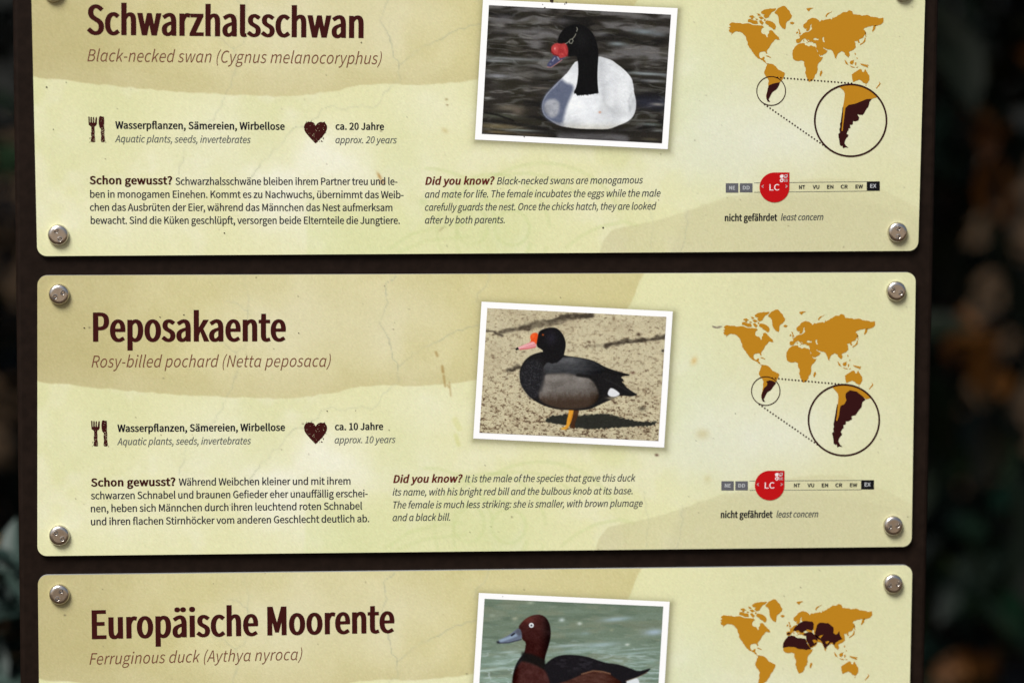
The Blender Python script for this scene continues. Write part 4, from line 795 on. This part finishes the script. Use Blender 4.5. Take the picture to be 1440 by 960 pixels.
# ------------------------------------------------------------------ world maps
LAND = [
 [(110,183),(135,186),(165,188),(200,195),(240,190),(270,200),(300,205),(330,207),(355,208),(370,222),(350,240),(348,262),(365,278),(385,285),(395,305),(402,300),(402,280),(412,268),(410,250),(425,245),(445,255),(460,275),(475,290),(490,300),(497,325),(478,325),(470,318),(455,325),(440,345),(425,365),(415,385),(400,400),(392,415),(398,435),(390,437),(382,420),(365,418),(345,422),(332,432),(332,455),(340,470),(355,472),(362,462),(375,462),(375,475),(370,485),(380,492),(385,508),(395,515),(410,517),(405,522),(390,518),(375,505),(360,490),(340,480),(315,468),(300,455),(285,435),(268,405),(250,385),(238,365),(235,335),(225,305),(210,285),(195,268),(175,258),(150,255),(130,262),(105,285),(110,268),(90,260),(83,245),(95,238),(82,225),(100,215),(88,203)],
 [(385,170),(410,170),(440,180),(462,200),(468,215),(460,240),(440,235),(430,225),(410,215),(395,200),(380,190)],
 [(345,100),(370,80),(420,70),(470,72),(455,90),(430,105),(410,140),(385,150),(365,130),(380,118),(350,112)],
 [(240,160),(262,155),(290,168),(315,170),(320,195),(290,197),(262,185),(240,180)],
 [(250,135),(280,125),(300,140),(275,150)], [(310,110),(330,112),(345,125),(320,128)], [(325,140),(350,135),(375,150),(345,160)], [(330,170),(350,165),(370,185),(355,205),(340,190)],
 [(300,150),(318,152),(322,162),(305,163)], [(268,148),(285,152),(280,158),(262,154)], [(370,158),(382,156),(384,170),(372,172)],
 [(455,105),(480,72),(510,55),(540,50),(556,66),(560,75),(580,95),(588,115),(598,130),(592,148),(580,160),(555,180),(548,205),(540,240),(520,230),(508,216),(500,205),(490,180),(488,150),(482,132),(478,120)],
 [(580,185),(600,178),(617,187),(600,200),(585,195)],
 [(375,575),(385,545),(395,520),(408,516),(420,518),(450,525),(470,545),(485,565),(510,575),(540,595),(536,612),(524,634),(520,646),(500,668),(490,696),(470,726),(455,736),(440,746),(425,771),(415,791),(408,806),(420,826),(400,824),(390,801),(388,776),(395,746),(405,696),(410,656),(400,636),(385,621),(372,596)],
 [(655,355),(690,350),(700,352),(702,365),(720,370),(735,378),(745,370),(760,372),(785,378),(795,400),(810,430),(825,462),(850,462),(835,490),(815,510),(805,530),(805,570),(800,590),(785,605),(780,630),(760,655),(735,665),(722,645),(712,610),(703,585),(708,560),(697,530),(695,500),(670,490),(640,495),(620,490),(603,470),(600,440),(602,410),(625,375)],
 [(825,580),(840,568),(845,585),(832,620),(822,615),(820,600)],
 [(632,345),(632,320),(655,315),(660,300),(650,290),(675,285),(690,268),(710,260),(722,262),(745,250),(760,235),(752,215),(757,195),(745,205),(742,235),(725,255),(712,250),(718,232),(705,235),(688,220),(690,200),(710,185),(730,160),(765,145),(790,150),(812,165),(818,178),(830,170),(838,162),(850,168),(870,160),(905,152),(920,160),(930,135),(935,150),(945,140),(965,130),(985,120),(1010,100),(1045,98),(1060,85),(1088,98),(1095,118),(1140,120),(1165,130),(1205,122),(1235,138),(1270,140),(1300,150),(1338,145),(1338,180),(1325,195),(1300,205),(1275,212),(1262,215),(1245,210),(1210,218),(1190,225),(1175,245),(1190,250),(1195,275),(1175,305),(1150,315),(1140,325),(1148,345),(1135,350),(1125,330),(1105,335),(1112,350),(1115,385),(1095,405),(1070,415),(1058,425),(1065,450),(1055,468),(1040,455),(1025,440),(1020,425),(1000,415),(985,425),(965,445),(955,465),(958,480),(945,470),(935,440),(925,415),(910,403),(880,400),(862,395),(848,385),(858,398),(885,410),(870,435),(845,450),(825,455),(812,435),(800,405),(792,388),(795,372),(792,355),(770,352),(765,340),(757,346),(752,336),(744,346),(737,336),(735,325),(722,320),(738,340),(730,344),(712,322),(705,314),(690,317),(675,330),(665,345),(648,352)],
 [(645,235),(658,240),(665,265),(672,278),(650,282),(655,265)], [(632,262),(642,255),(645,270),(632,275)],
 [(712,72),(745,65),(770,65),(745,80),(733,95),(722,85)], [(868,130),(885,108),(925,92),(905,105),(888,120),(878,140)],
 [(1245,250),(1255,215),(1290,200),(1275,215),(1265,245),(1252,262)], [(1190,255),(1198,265),(1200,300),(1190,295)],
 [(1195,305),(1192,335),(1175,352),(1150,368),(1148,358),(1170,345),(1182,325),(1185,308)],
 [(1020,485),(1035,495),(1050,520),(1055,532),(1035,520)], [(1058,535),(1085,540),(1110,548),(1085,548)], [(1065,505),(1085,490),(1100,485),(1098,510),(1085,525),(1070,520)],
 [(1105,510),(1118,505),(1115,530),(1108,530)], [(1108,425),(1115,440),(1112,455),(1105,440)], [(1120,465),(1130,475),(1122,482)], [(1115,545),(1135,540),(1125,552)],
 [(1150,515),(1175,520),(1200,525),(1215,548),(1190,540),(1165,530)], [(1205,522),(1220,530),(1208,534)],
 [(1080,605),(1100,590),(1125,575),(1145,562),(1158,560),(1165,578),(1180,585),(1190,560),(1200,580),(1222,610),(1225,640),(1212,670),(1195,682),(1175,672),(1160,655),(1140,645),(1115,655),(1092,665),(1085,640)],
 [(1190,688),(1203,690),(1195,698)], [(1300,660),(1315,678),(1300,700),(1285,718),(1275,715),(1290,698),(1305,680)], [(385,452),(410,455),(425,465),(440,470),(420,470),(395,460)],
 [(712,345),(724,345),(720,352)], [(690,322),(695,322),(695,338),(690,338)]]
HOLES = {16: [[(768,320),(778,310),(790,308),(800,316),(812,315),(812,327),(785,328)], [(845,305),(858,300),(855,320),(862,345),(850,340),(845,325)]]}
def rough_edges(pts, rnd, amp):
    q = []
    for a, b in zip(pts, pts[1:] + pts[:1]):
        q.append(a)
        L = math.hypot(b[0] - a[0], b[1] - a[1]); m = int(L // 14)
        for i in range(1, m + 1):
            t = i / (m + 1)
            q.append((a[0] + (b[0] - a[0]) * t + rnd.uniform(-amp, amp), a[1] + (b[1] - a[1]) * t + rnd.uniform(-amp, amp)))
    return q
def dots(I, x0, y0, x1, y1, step, r, mi, lift):
    L = math.hypot(x1 - x0, y1 - y0); m = int(round(L / step))
    for i in range(m + 1): I.disc(x0 + (x1 - x0) * i / m, y0 + (y1 - y0) * i / m, r, mi, lift, 10)
def arc(cx, cy, r, a, b, n=24):
    a0 = math.atan2(a[1] - cy, a[0] - cx); a1 = math.atan2(b[1] - cy, b[0] - cx)
    while a1 < a0: a1 += 2 * math.pi
    return [(cx + r * math.cos(t), cy + r * math.sin(t)) for t in np.linspace(a0, a1, n)]

MAPCONV = [lambda x, y: (1010 + x / 5.76, y / 5.76),
           lambda x, y: (1016.8 + (x - 80) * 214.4 / 218.4 / 5.76 + (y - 400) * .003, 430 + 30 / 5.76 + (y - 50) * (642 / 668.) / 5.76 + (700 - x) * -.0006),
           lambda x, y: (1012.2 + (x - 80) * 214.2 / 218.4 / 5.76, 830 + 70 / 5.76 + (y - 50) * (652 / 668.) / 5.76 + (700 - x) * -.0008)]
DARK_TAIL = [(500,668),(490,696),(480,712),(470,726),(455,736),(440,746),(432,758),(425,771),(415,791),(408,806),(420,826),(400,824),(390,801),(388,776)]
RANGES = [[[(415,690),(440,680),(470,672)] + DARK_TAIL + [(396,745),(402,716),(408,696)]],
          [[(430,655),(446,650),(455,646),(480,648),(512,664),(508,676)] + DARK_TAIL[1:] + [(398,745),(412,712),(436,690),(440,672)]], []]
P3DARK = [[(725,255),(745,245),(780,244),(820,248),(832,270),(828,310),(815,324),(805,318),(780,312),(768,322),(755,325),(740,340),(728,338),(720,335),(705,320),(685,325),(660,320),(680,290),(705,270)],
          [(612,345),(630,335),(645,345),(630,356),(615,356)],
          [(580,462),(585,420),(600,395),(620,370),(650,360),(680,370),(690,378),(715,382),(765,388),(772,410),(780,430),(795,450),(800,460),(810,470),(770,480),(740,472),(700,470),(680,458),(650,455),(620,455)],
          [(745,348),(780,335),(815,335),(830,350),(870,370),(862,388),(860,410),(850,430),(840,440),(805,458),(792,440),(780,420),(770,395),(768,365),(750,360)],
          [(840,340),(855,280),(868,264),(880,258),(910,258),(950,262),(965,275),(990,295),(992,320),(990,340),(1010,355),(1025,345),(1040,325),(1045,365),(1065,390),(1035,400),(1010,420),(1000,440),(990,440),(985,420),(965,420),(950,440),(935,455),(928,470),(920,465),(905,435),(895,410),(885,400),(870,395),(845,370)]]
RINGS = [((1084.3, 128.1, 20.2, 1.25), (1093.3, 109.2, 1197.5, 117.3), (1075.1, 146.9, 1160.7, 206.3), (1196.1, 169.4, 50.4, 2.5)),
         ((1076.7, 549.5, 20.0, 1.25), (1085.9, 531.3, 1188.4, 540.5), (1067.7, 568.3, 1152.8, 627.1), (1186.6, 590.3, 49.7, 2.5))]
for k in range(3):
    rnd = random.Random(9); I = Ink(); cv = MAPCONV[k]
    for i, pl in enumerate(LAND):
        ls = [rough_edges(pl, rnd, 3.0)] + [rough_edges(h[::-1], rnd, 1.5) for h in HOLES.get(i, [])]
        I.loops([[cv(*p) for p in l] for l in ls], 0, .08)
    for pl in RANGES[k]: I.loops([[cv(*p) for p in pl]], 1, .11)
    if k == 2:
        for pl in P3DARK: I.loops([[(1000 + x / 5.76, 830 + y / 5.76) for x, y in rough_edges(pl, rnd, 2.2)]], 1, .11)
        for pl in ([(870,372),(885,362),(908,356),(895,372),(885,385)], [(925,415),(945,405),(958,412),(935,432)], [(820,400),(840,395),(862,410),(835,425)]): I.loops([[(1000 + x / 5.76, 830 + y / 5.76) for x, y in pl]], 0, .135)
    else:
        a, b, c, d = RINGS[k]
        I.ring(*a, 1, .14); dots(I, *b, 4.7, 1.2, 1, .14); dots(I, *c, 4.65, 1.2, 1, .14)
    I.build('world_map', [M_GOLD, M_RANGE], panels[k])
INSET = [
 (lambda x, y: (1010 + x / 5.76, 100 + y / 5.76), (980, 137), (1288, 215),
  [(1245,225),(1200,228),(1160,245),(1110,265),(1055,275),(1030,300),(1022,360),(1012,440),(1008,485),(998,485),(1003,440),(1008,380),(1010,290),(1020,240),(1025,185),(1015,160)],
  [(1245,225),(1225,250),(1222,268),(1215,290),(1202,305),(1190,325),(1182,342),(1170,355),(1145,355),(1128,350),(1132,362),(1142,375),(1135,400),(1110,408),(1092,405),(1090,430),(1078,437),(1065,435),(1072,460),(1055,465),(1055,480),(1045,490),(1040,510),(1055,518),(1050,532),(1040,540),(1028,560),(1022,585),(1035,605),(1055,622),(1030,618),(1010,625),(1005,605),(998,608),(985,600),(980,560),(975,540),(972,510),(985,500),(980,470),(988,455),(985,430),(992,410),(995,380),(1003,330),(1006,295),(1012,290),(1008,380),(1003,440),(998,485),(1008,485),(1012,440),(1022,360),(1030,300),(1055,275),(1110,265),(1160,245),(1200,228)]),
 (lambda x, y: (1000 + x / 5.76, 520 + y / 5.76), (985, 155), (1285, 235),
  [(1255,238),(1230,215),(1180,175),(1125,163),(1105,176),(1090,190),(1088,215),(1095,245),(1080,275),(1048,290),(1040,330),(1035,370),(1020,415),(1012,405),(1018,370),(1022,330),(1025,280),(1030,220),(1025,190)],
  [(1125,163),(1180,175),(1230,215),(1250,240),(1225,260),(1222,280),(1218,300),(1205,315),(1190,335),(1170,365),(1145,370),(1135,378),(1142,390),(1140,400),(1110,415),(1092,415),(1090,440),(1070,445),(1075,465),(1060,482),(1050,500),(1062,520),(1045,540),(1035,555),(1030,575),(1045,605),(1065,622),(1040,618),(1020,625),(1018,600),(1008,606),(992,595),(988,550),(984,530),(978,510),(992,500),(988,475),(994,460),(990,440),(1000,390),(1010,330),(1020,275),(1025,280),(1022,330),(1018,370),(1012,405),(1020,415),(1035,370),(1040,330),(1048,290),(1080,275),(1095,245),(1088,215),(1090,190),(1105,176)])]
for k, (cv, a, b, gold, dark) in enumerate(INSET):
    I = Ink(); cx, cy, r, w = RINGS[k][3]
    I.loops([arc(cx, cy, r, cv(*a), cv(*b)) + [cv(*p) for p in gold]], 0, .08)
    I.loops([[cv(*p) for p in dark]], 1, .105); I.ring(cx, cy, r, w, 1, .14, 128)
    I.build('range_inset', [M_GOLD, M_RANGE], panels[k])

# ------------------------------------------------------------------ conservation scale and badge
SC = [lambda x, y: (1000 + x / 5.76, 230 + y / 5.76), lambda x, y: (1000 + (x * .991 - 34.5) / 5.76, 650 + (y * .99 - 8.5 + (x - 118) * .0056) / 5.76)]
for k in range(2):
    cv = SC[k]; I = Ink(); q = lambda x0, y0, x1, y1, mi, l, t=-.011: I.loops([[cv(x, y + (x - 118) * t) for x, y in ((x0, y0), (x1, y0), (x1, y1), (x0, y1))]], mi, l)
    q(118, 160, 220, 236, 0, .08, 0); q(232, 160, 335, 234, 0, .08, 0)
    q(348, 158, 1262, 161.5, 1, .08); q(348, 234, 1262, 237.5, 1, .08)
    q(1260, 158, 1366, 234, 2, .10)
    tx = lambda s, x0, y0, x1, y1, cap, st, mi: I.text(s, *cv(x0, y0), *cv(x1, y1), cap, st, mi, .14)
    tx('NE', 146, 211, 194, 211, 5.3, 'grotesque', 3); tx('DD', 256, 210, 312, 210, 5.3, 'grotesque', 3)
    for s, x0, x1 in (('NT', 711, 761), ('VU', 821, 876), ('EN', 938, 990), ('CR', 1049, 1106), ('EW', 1168, 1229)): tx(s, x0, 205 - (x0 - 711) * .010, x1, 205 - (x1 - 711) * .010, 5.3, 'grotesque', 4)
    tx('EX', 1288, 196, 1338, 195.5, 5.4, 'grotesque', 3)
    I.build('status_scale', [M_SLATE, M_GREY, M_EX, M_PALE, M_BLACK], panels[k])
    I = Ink(); c0, c1, r = 512.5, 193.5, 121
    out = [(c0 + r * math.cos(t), c1 + r * math.sin(t)) for t in np.linspace(0, math.pi * 1.5, 72)] + [(634, 72)]
    I.loops([[cv(*p) for p in out]], 0, .17)
    tx = lambda s, x0, y0, x1, y1, cap, st, mi: I.text(s, *cv(x0, y0), *cv(x1, y1), cap, st, mi, .2)
    tx('LC', 472, 217, 552, 216.5, 8.6, 'thin', 1); tx('<', 408, 205, 424, 205, 7.0, 'thin', 2); tx('>', 602, 204, 618, 204, 7.0, 'thin', 2)
    # small emblem of four marks in the corner: a full drop, a curl, an open drop and letters
    cc = lambda x, y: cv(556 + (x - 955) * .4, 88 + (y - 215) * .4)
    drop = lambda x, y, r_: [(x + r_ * math.cos(t), y + r_ * math.sin(t)) for t in np.linspace(0, math.pi * 1.5, 20)] + [(x + r_, y - r_)]
    I.loops([[cc(*p) for p in drop(992, 257, 36)]], 1, .2)
    I.loops([[cc(*p) for p in drop(992, 338, 36)], [cc(992 + 18 * math.cos(t), 338 + 18 * math.sin(t)) for t in np.linspace(0, -6.28, 14, endpoint=False)]], 1, .2)
    I.loops([[cc(*p) for p in drop(1076, 252, 36)], [cc(1076 + 20 * math.cos(t), 246 + 20 * math.sin(t)) for t in np.linspace(0, -6.28, 14, endpoint=False)]], 2, .2)
    I.loops([[cc(*p) for p in ((1050, 262), (1062, 262), (1062, 290), (1050, 290))]], 1, .21)
    for (x, y) in ((1042, 312), (1084, 312), (1042, 342), (1084, 342)):
        I.loops([[cc(*p) for p in ((x, y), (x + 30, y), (x + 30, y + 7), (x + 8, y + 7), (x + 8, y + 17), (x + 30, y + 17), (x + 30, y + 24), (x, y + 24))]], 2, .2)
    I.build('status_badge', [M_RED, M_WHITE, M_PALE], panels[k])

# ------------------------------------------------------------------ dirt stuck to the panels
rnd = random.Random(21)
for k, spots in enumerate((((775.5, 1.5, 2.9, 2.4), (766, 11, 1.2, .9), (796, 4, .8, 1.6), (794, 6, .6, 1.1), (763, 6.5, .7, .6), (737, 192.3, .8, .7), (65.5, 122.5, 1.3, .9), (93, 116, .8, .6), (315.5, 327.5, 1.1, .9), (508, 60, 1.1, .8), (848, 320, 1.2, .9), (926, 281, .6, .5), (75, 182, .8, .6), (900, 108, .6, .5)),
                           ((225, 445.7, .9, .7), (258.5, 442.5, 1.3, .6), (118.5, 460.8, 1.2, .7), (420, 468, .8, .7), (460, 577.5, .9, .7), (500, 577, .6, .5), (1034, 581, .7, .5), (547, 604, .8, .7)),
                           ((707, 838, .6, .5), (300, 820, .6, .5)))):
    for (x, y, rx, ry) in spots:
        I = Ink()
        I.loops([[(x + rx * rnd.uniform(.7, 1.25) * math.cos(t), y + ry * rnd.uniform(.7, 1.25) * math.sin(t)) for t in np.linspace(0, 6.28, 11, endpoint=False)]], 0, .22)
        I.build('dirt_speck', [M_DIRT], panels[k])

# ------------------------------------------------------------------ two-hole security screws
def screw_mesh():
    na, prof = 72, []
    R = .00485
    for r, z in ((1.0, 0), (1.0, .0007), (.985, .0012), (.95, .00165), (.90, .00195), (.84, .00218), (.77, .00232), (.70, .00240), (.66, .00243)): prof.append((R * r, z))
    for r in np.linspace(.645, 0.02, 34): prof.append((R * r, .00244))
    V = []
    for r, z in prof:
        for i in range(na):
            t = 2 * math.pi * i / na; x, y = r * math.cos(t), r * math.sin(t); zz_ = z
            if z > .0021:
                for hx in (-.00205, .00205):
                    d = math.hypot(x - hx, y)
                    zz_ -= .0017 * (1 - min(max((d - .00066) / .00030, 0), 1)) - .00010 * math.exp(-((d - .00098) / .00018) ** 2)
            V.append((x, -zz_, y))
    F = []
    for j in range(len(prof) - 1):
        for i in range(na):
            a, b = j * na + i, j * na + (i + 1) % na
            F.append([a, b, b + na, a + na])
    F.append([(len(prof) - 1) * na + i for i in range(na)])
    me = mesh_np('screw', V, F, smooth=True)
    return me
SM = screw_mesh(); SM.materials.append(M_STEEL)
SCREWS = [(0, 75.5, -12, 40), (0, 1269.5, -13, 20), (0, 82, 330.3, -67), (0, 1261.6, 326.5, 90), (1, 83.2, 413.7, 28), (1, 1259.7, 409.1, -20), (1, 83.6, 752.1, -43), (1, 1255.4, 738.4, 10),
          (2, 83.6, 834.9, 65), (2, 1255.4, 820.1, 8)]
for k, px, py, ang in SCREWS:
    o = bpy.data.objects.new('screw', SM); C.objects.link(o); o.parent = panels[k]
    o.location = at(px, py) + Vector((0, -.00005, 0)); o.rotation_euler = (0, -math.radians(ang), 0)
fp = at(560, 340); cd.dof.focus_distance = (CAM_R.transposed() @ (fp - CAM_LOC)).z * -1

# ------------------------------------------------------------------ shrubs behind the board, and an added crown for shade
M_LEAF = mat('leaf', (.03, .05, .02, 1), 0.5, 0.25, attr='Col')
M_BARK = mat('bark', (.03, .022, .016, 1), 0.9, 0.1, noise=(18, (.014, .010, .008, 1), (.05, .036, .026, 1)), bump=(30, .5, .01))
def leaves(name, pts, size, cols, parent, seed, droop=.5, slim=.42):
    """many folded, pointed leaves: centre points, lengths and colours"""
    r = np.random.default_rng(seed); n = len(pts)
    ang = r.uniform(0, 2 * math.pi, n); tilt = r.normal(-droop, .5, n)
    d = np.stack([np.cos(ang) * np.cos(tilt), np.sin(ang) * np.cos(tilt), np.sin(tilt)], -1)
    up = r.normal(0, .35, (n, 3)) + np.array((0, -.25, 1.0)); s = np.cross(d, up); s /= np.linalg.norm(s, axis=1)[:, None] + 1e-9
    nrm = np.cross(s, d)
    L = np.broadcast_to(size, n)[:, None] * r.uniform(.7, 1.3, (n, 1)); w = L * slim
    base = pts - d * L * .5
    rows = [(0, .0, 0), (.22, .38, .04), (.5, .5, .09), (.78, .33, .06), (1.0, 0, -.06)]
    V = []
    for t, ww, z in rows:
        c = base + d * L * t + nrm * L * z * .6
        if ww == 0: V.append(c)
        else:
            V += [c - s * w * ww + nrm * w * .16, c - nrm * w * .02, c + s * w * ww + nrm * w * .16]
    V = np.stack(V, 1); m = V.shape[1]                 # 1 + 3*3 + 1 = 11 points per leaf
    f3 = [(0, 2, 1), (0, 3, 2), (7, 8, 10), (8, 9, 10)]; f4 = [(1, 2, 5, 4), (2, 3, 6, 5), (4, 5, 8, 7), (5, 6, 9, 8)]
    off = (np.arange(n) * m)[:, None]
    F = []
    F4 = np.concatenate([off + np.array(q)[None, :] for q in f4] + [off + np.array((q[0], q[1], q[2], q[2]))[None, :] for q in []])
    F3 = np.concatenate([off + np.array(q)[None, :] for q in f3])
    Fl = np.concatenate([F3, np.stack([F4[:, 0], F4[:, 1], F4[:, 2]], -1), np.stack([F4[:, 0], F4[:, 2], F4[:, 3]], -1)])
    return link(name, mesh_np(name, V.reshape(-1, 3), Fl, np.repeat(cols, m, 0), smooth=True), [M_LEAF], parent)
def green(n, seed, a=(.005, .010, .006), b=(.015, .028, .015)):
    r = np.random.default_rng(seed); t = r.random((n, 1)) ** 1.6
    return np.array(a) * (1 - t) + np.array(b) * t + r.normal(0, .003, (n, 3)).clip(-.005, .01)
def tube(V, F, pts, r0, r1, ns=7):
    b = len(V); m = len(pts)
    for i, p in enumerate(pts):
        d = (pts[min(i + 1, m - 1)] - pts[max(i - 1, 0)]).normalized(); s = d.orthogonal().normalized(); t = d.cross(s); r = r0 + (r1 - r0) * i / (m - 1)
        for j in range(ns):
            a = 2 * math.pi * j / ns; q = p + (s * math.cos(a) + t * math.sin(a)) * r; V.append(tuple(q))
    for i in range(m - 1):
        for j in range(ns):
            c = b + i * ns + j; e = b + i * ns + (j + 1) % ns; F.append([c, e, e + ns, c + ns])
def stems(name, base, tips, parent, r0, seed):
    rnd = random.Random(seed); V, F = [], []
    for t in tips:
        p = []; a = Vector(base) + Vector((rnd.uniform(-.06, .06), rnd.uniform(-.06, .06), -.05))
        for i in range(8):
            u = i / 7; q = a.lerp(Vector(t), u) + Vector((rnd.uniform(-1, 1), rnd.uniform(-1, 1), 0)) * .03 * math.sin(u * math.pi); q.z += .1 * math.sin(u * math.pi); p.append(q)
        tube(V, F, p, r0, r0 * .25)
    return link(name, mesh_np(name, V, F, smooth=True), [M_BARK], parent)
def clumps(rng, centre, rad, n, ncl, spread):
    c = rng.normal(0, 1, (ncl, 3)); c /= np.linalg.norm(c, axis=1)[:, None]; c *= rng.uniform(.45, 1, (ncl, 1)) ** .5
    c = c * np.array(rad) + np.array(centre)
    return c[rng.integers(0, ncl, n)] + rng.normal(0, spread, (n, 3)), c
def shrub(name, label, base, rad, n, seed, size, group=None, ca=None, cb=None, ncl=40, cat='shrub'):
    r = np.random.default_rng(seed); o = empty(name, base); tag(o, label, cat, group)
    P, c = clumps(r, (0, 0, rad[2]), rad, n, ncl, min(rad) * (.17 if rad[0] < 3 else .3))
    P[:, 2] = np.maximum(P[:, 2], .04)
    leaves('foliage', P, size, green(n, seed, *( (ca, cb) if ca else ())), o, seed + 1)
    stems('stem', (0, 0, 0), [tuple(q) for q in c[:14]], o, .014, seed + 2)
    return o
G = 'dark shrubs behind the board'
s1 = shrub('shrub', 'dark green shrub with withered orange leaves right of the board', (.72, 1.95, 0), (.62, .45, .92), 2200, 41, .12)
s2 = shrub('shrub', 'low sage green shrub beside the lower left edge of the board', (-.47, .62, 0), (.24, .18, .53), 1100, 47, .075, ca=(.012, .026, .022), cb=(.045, .075, .062), ncl=26)
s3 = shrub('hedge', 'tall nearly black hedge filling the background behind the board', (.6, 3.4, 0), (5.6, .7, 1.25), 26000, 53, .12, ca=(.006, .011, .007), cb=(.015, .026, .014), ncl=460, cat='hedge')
def autumn(parent, spots, y, seed, cols, size, name='autumn_leaves', droop=.9, slim=.6):
    r = np.random.default_rng(seed)
    for px, py, n, sp in spots:
        c = np.array(at(px, py, y) - parent.location)
        P = c + r.normal(0, sp, (n, 3)) * np.array((1, .6, 1))
        k = r.random((n, 1)); col = np.array(cols[0]) * (1 - k) + np.array(cols[1]) * k
        o = leaves(name, P, size, col, parent, int(px) + seed, droop, slim)
autumn(s1, ((1388, 190, 3, .012), (1378, 468, 3, .014), (1396, 510, 3, .012), (1422, 275, 2, .014), (1376, 958, 3, .014), (1440, 120, 2, .014)), 1.52, 5, ((.17, .065, .009), (.11, .042, .010)), .065)
autumn(s2, ((-8, 772, 2, .006),), 1.1, 8, ((.34, .17, .02), (.28, .12, .02)), .045)
autumn(s2, ((2, 812, 4, .010), (8, 850, 5, .012), (0, 900, 5, .014), (10, 945, 5, .014), (14, 795, 2, .006)), .42, 12, ((.010, .022, .019), (.030, .050, .042)), .06, 'leaf_spray', -.3, .3)
autumn(s2, ((6, 180, 3, .02), (12, 235, 3, .02)), 1.4, 14, ((.02, .05, .02), (.04, .075, .035)), .07, 'leaf_spray', .2, .45)

# a tree added out of view so that its crown shades the shrubs
tr = empty('shade_tree', (.9, 3.0, 0)); tag(tr, 'unseen tree standing behind the board and shading the shrubs', 'shade_tree')
V, F = [], []
tube(V, F, [Vector((0, 0, -.1)), Vector((.03, 0, .8)), Vector((-.02, -.05, 1.7)), Vector((-.1, -.1, 2.6)), Vector((-.2, -.2, 3.6))], .13, .05, 12)
rnd = random.Random(4)
for i in range(12):
    a = Vector((-.05, -.05, 1.7 + i * .14)); b = Vector((rnd.uniform(-2.4, 1.2), rnd.uniform(-2.2, .9), rnd.uniform(2.0, 3.6)))
    tube(V, F, [a, a.lerp(b, .35) + Vector((0, 0, .18)), a.lerp(b, .7) + Vector((0, 0, .2)), b], .045, .010, 7)
link('trunk', mesh_np('trunk', V, F, smooth=True), [M_BARK], tr)
r = np.random.default_rng(77)
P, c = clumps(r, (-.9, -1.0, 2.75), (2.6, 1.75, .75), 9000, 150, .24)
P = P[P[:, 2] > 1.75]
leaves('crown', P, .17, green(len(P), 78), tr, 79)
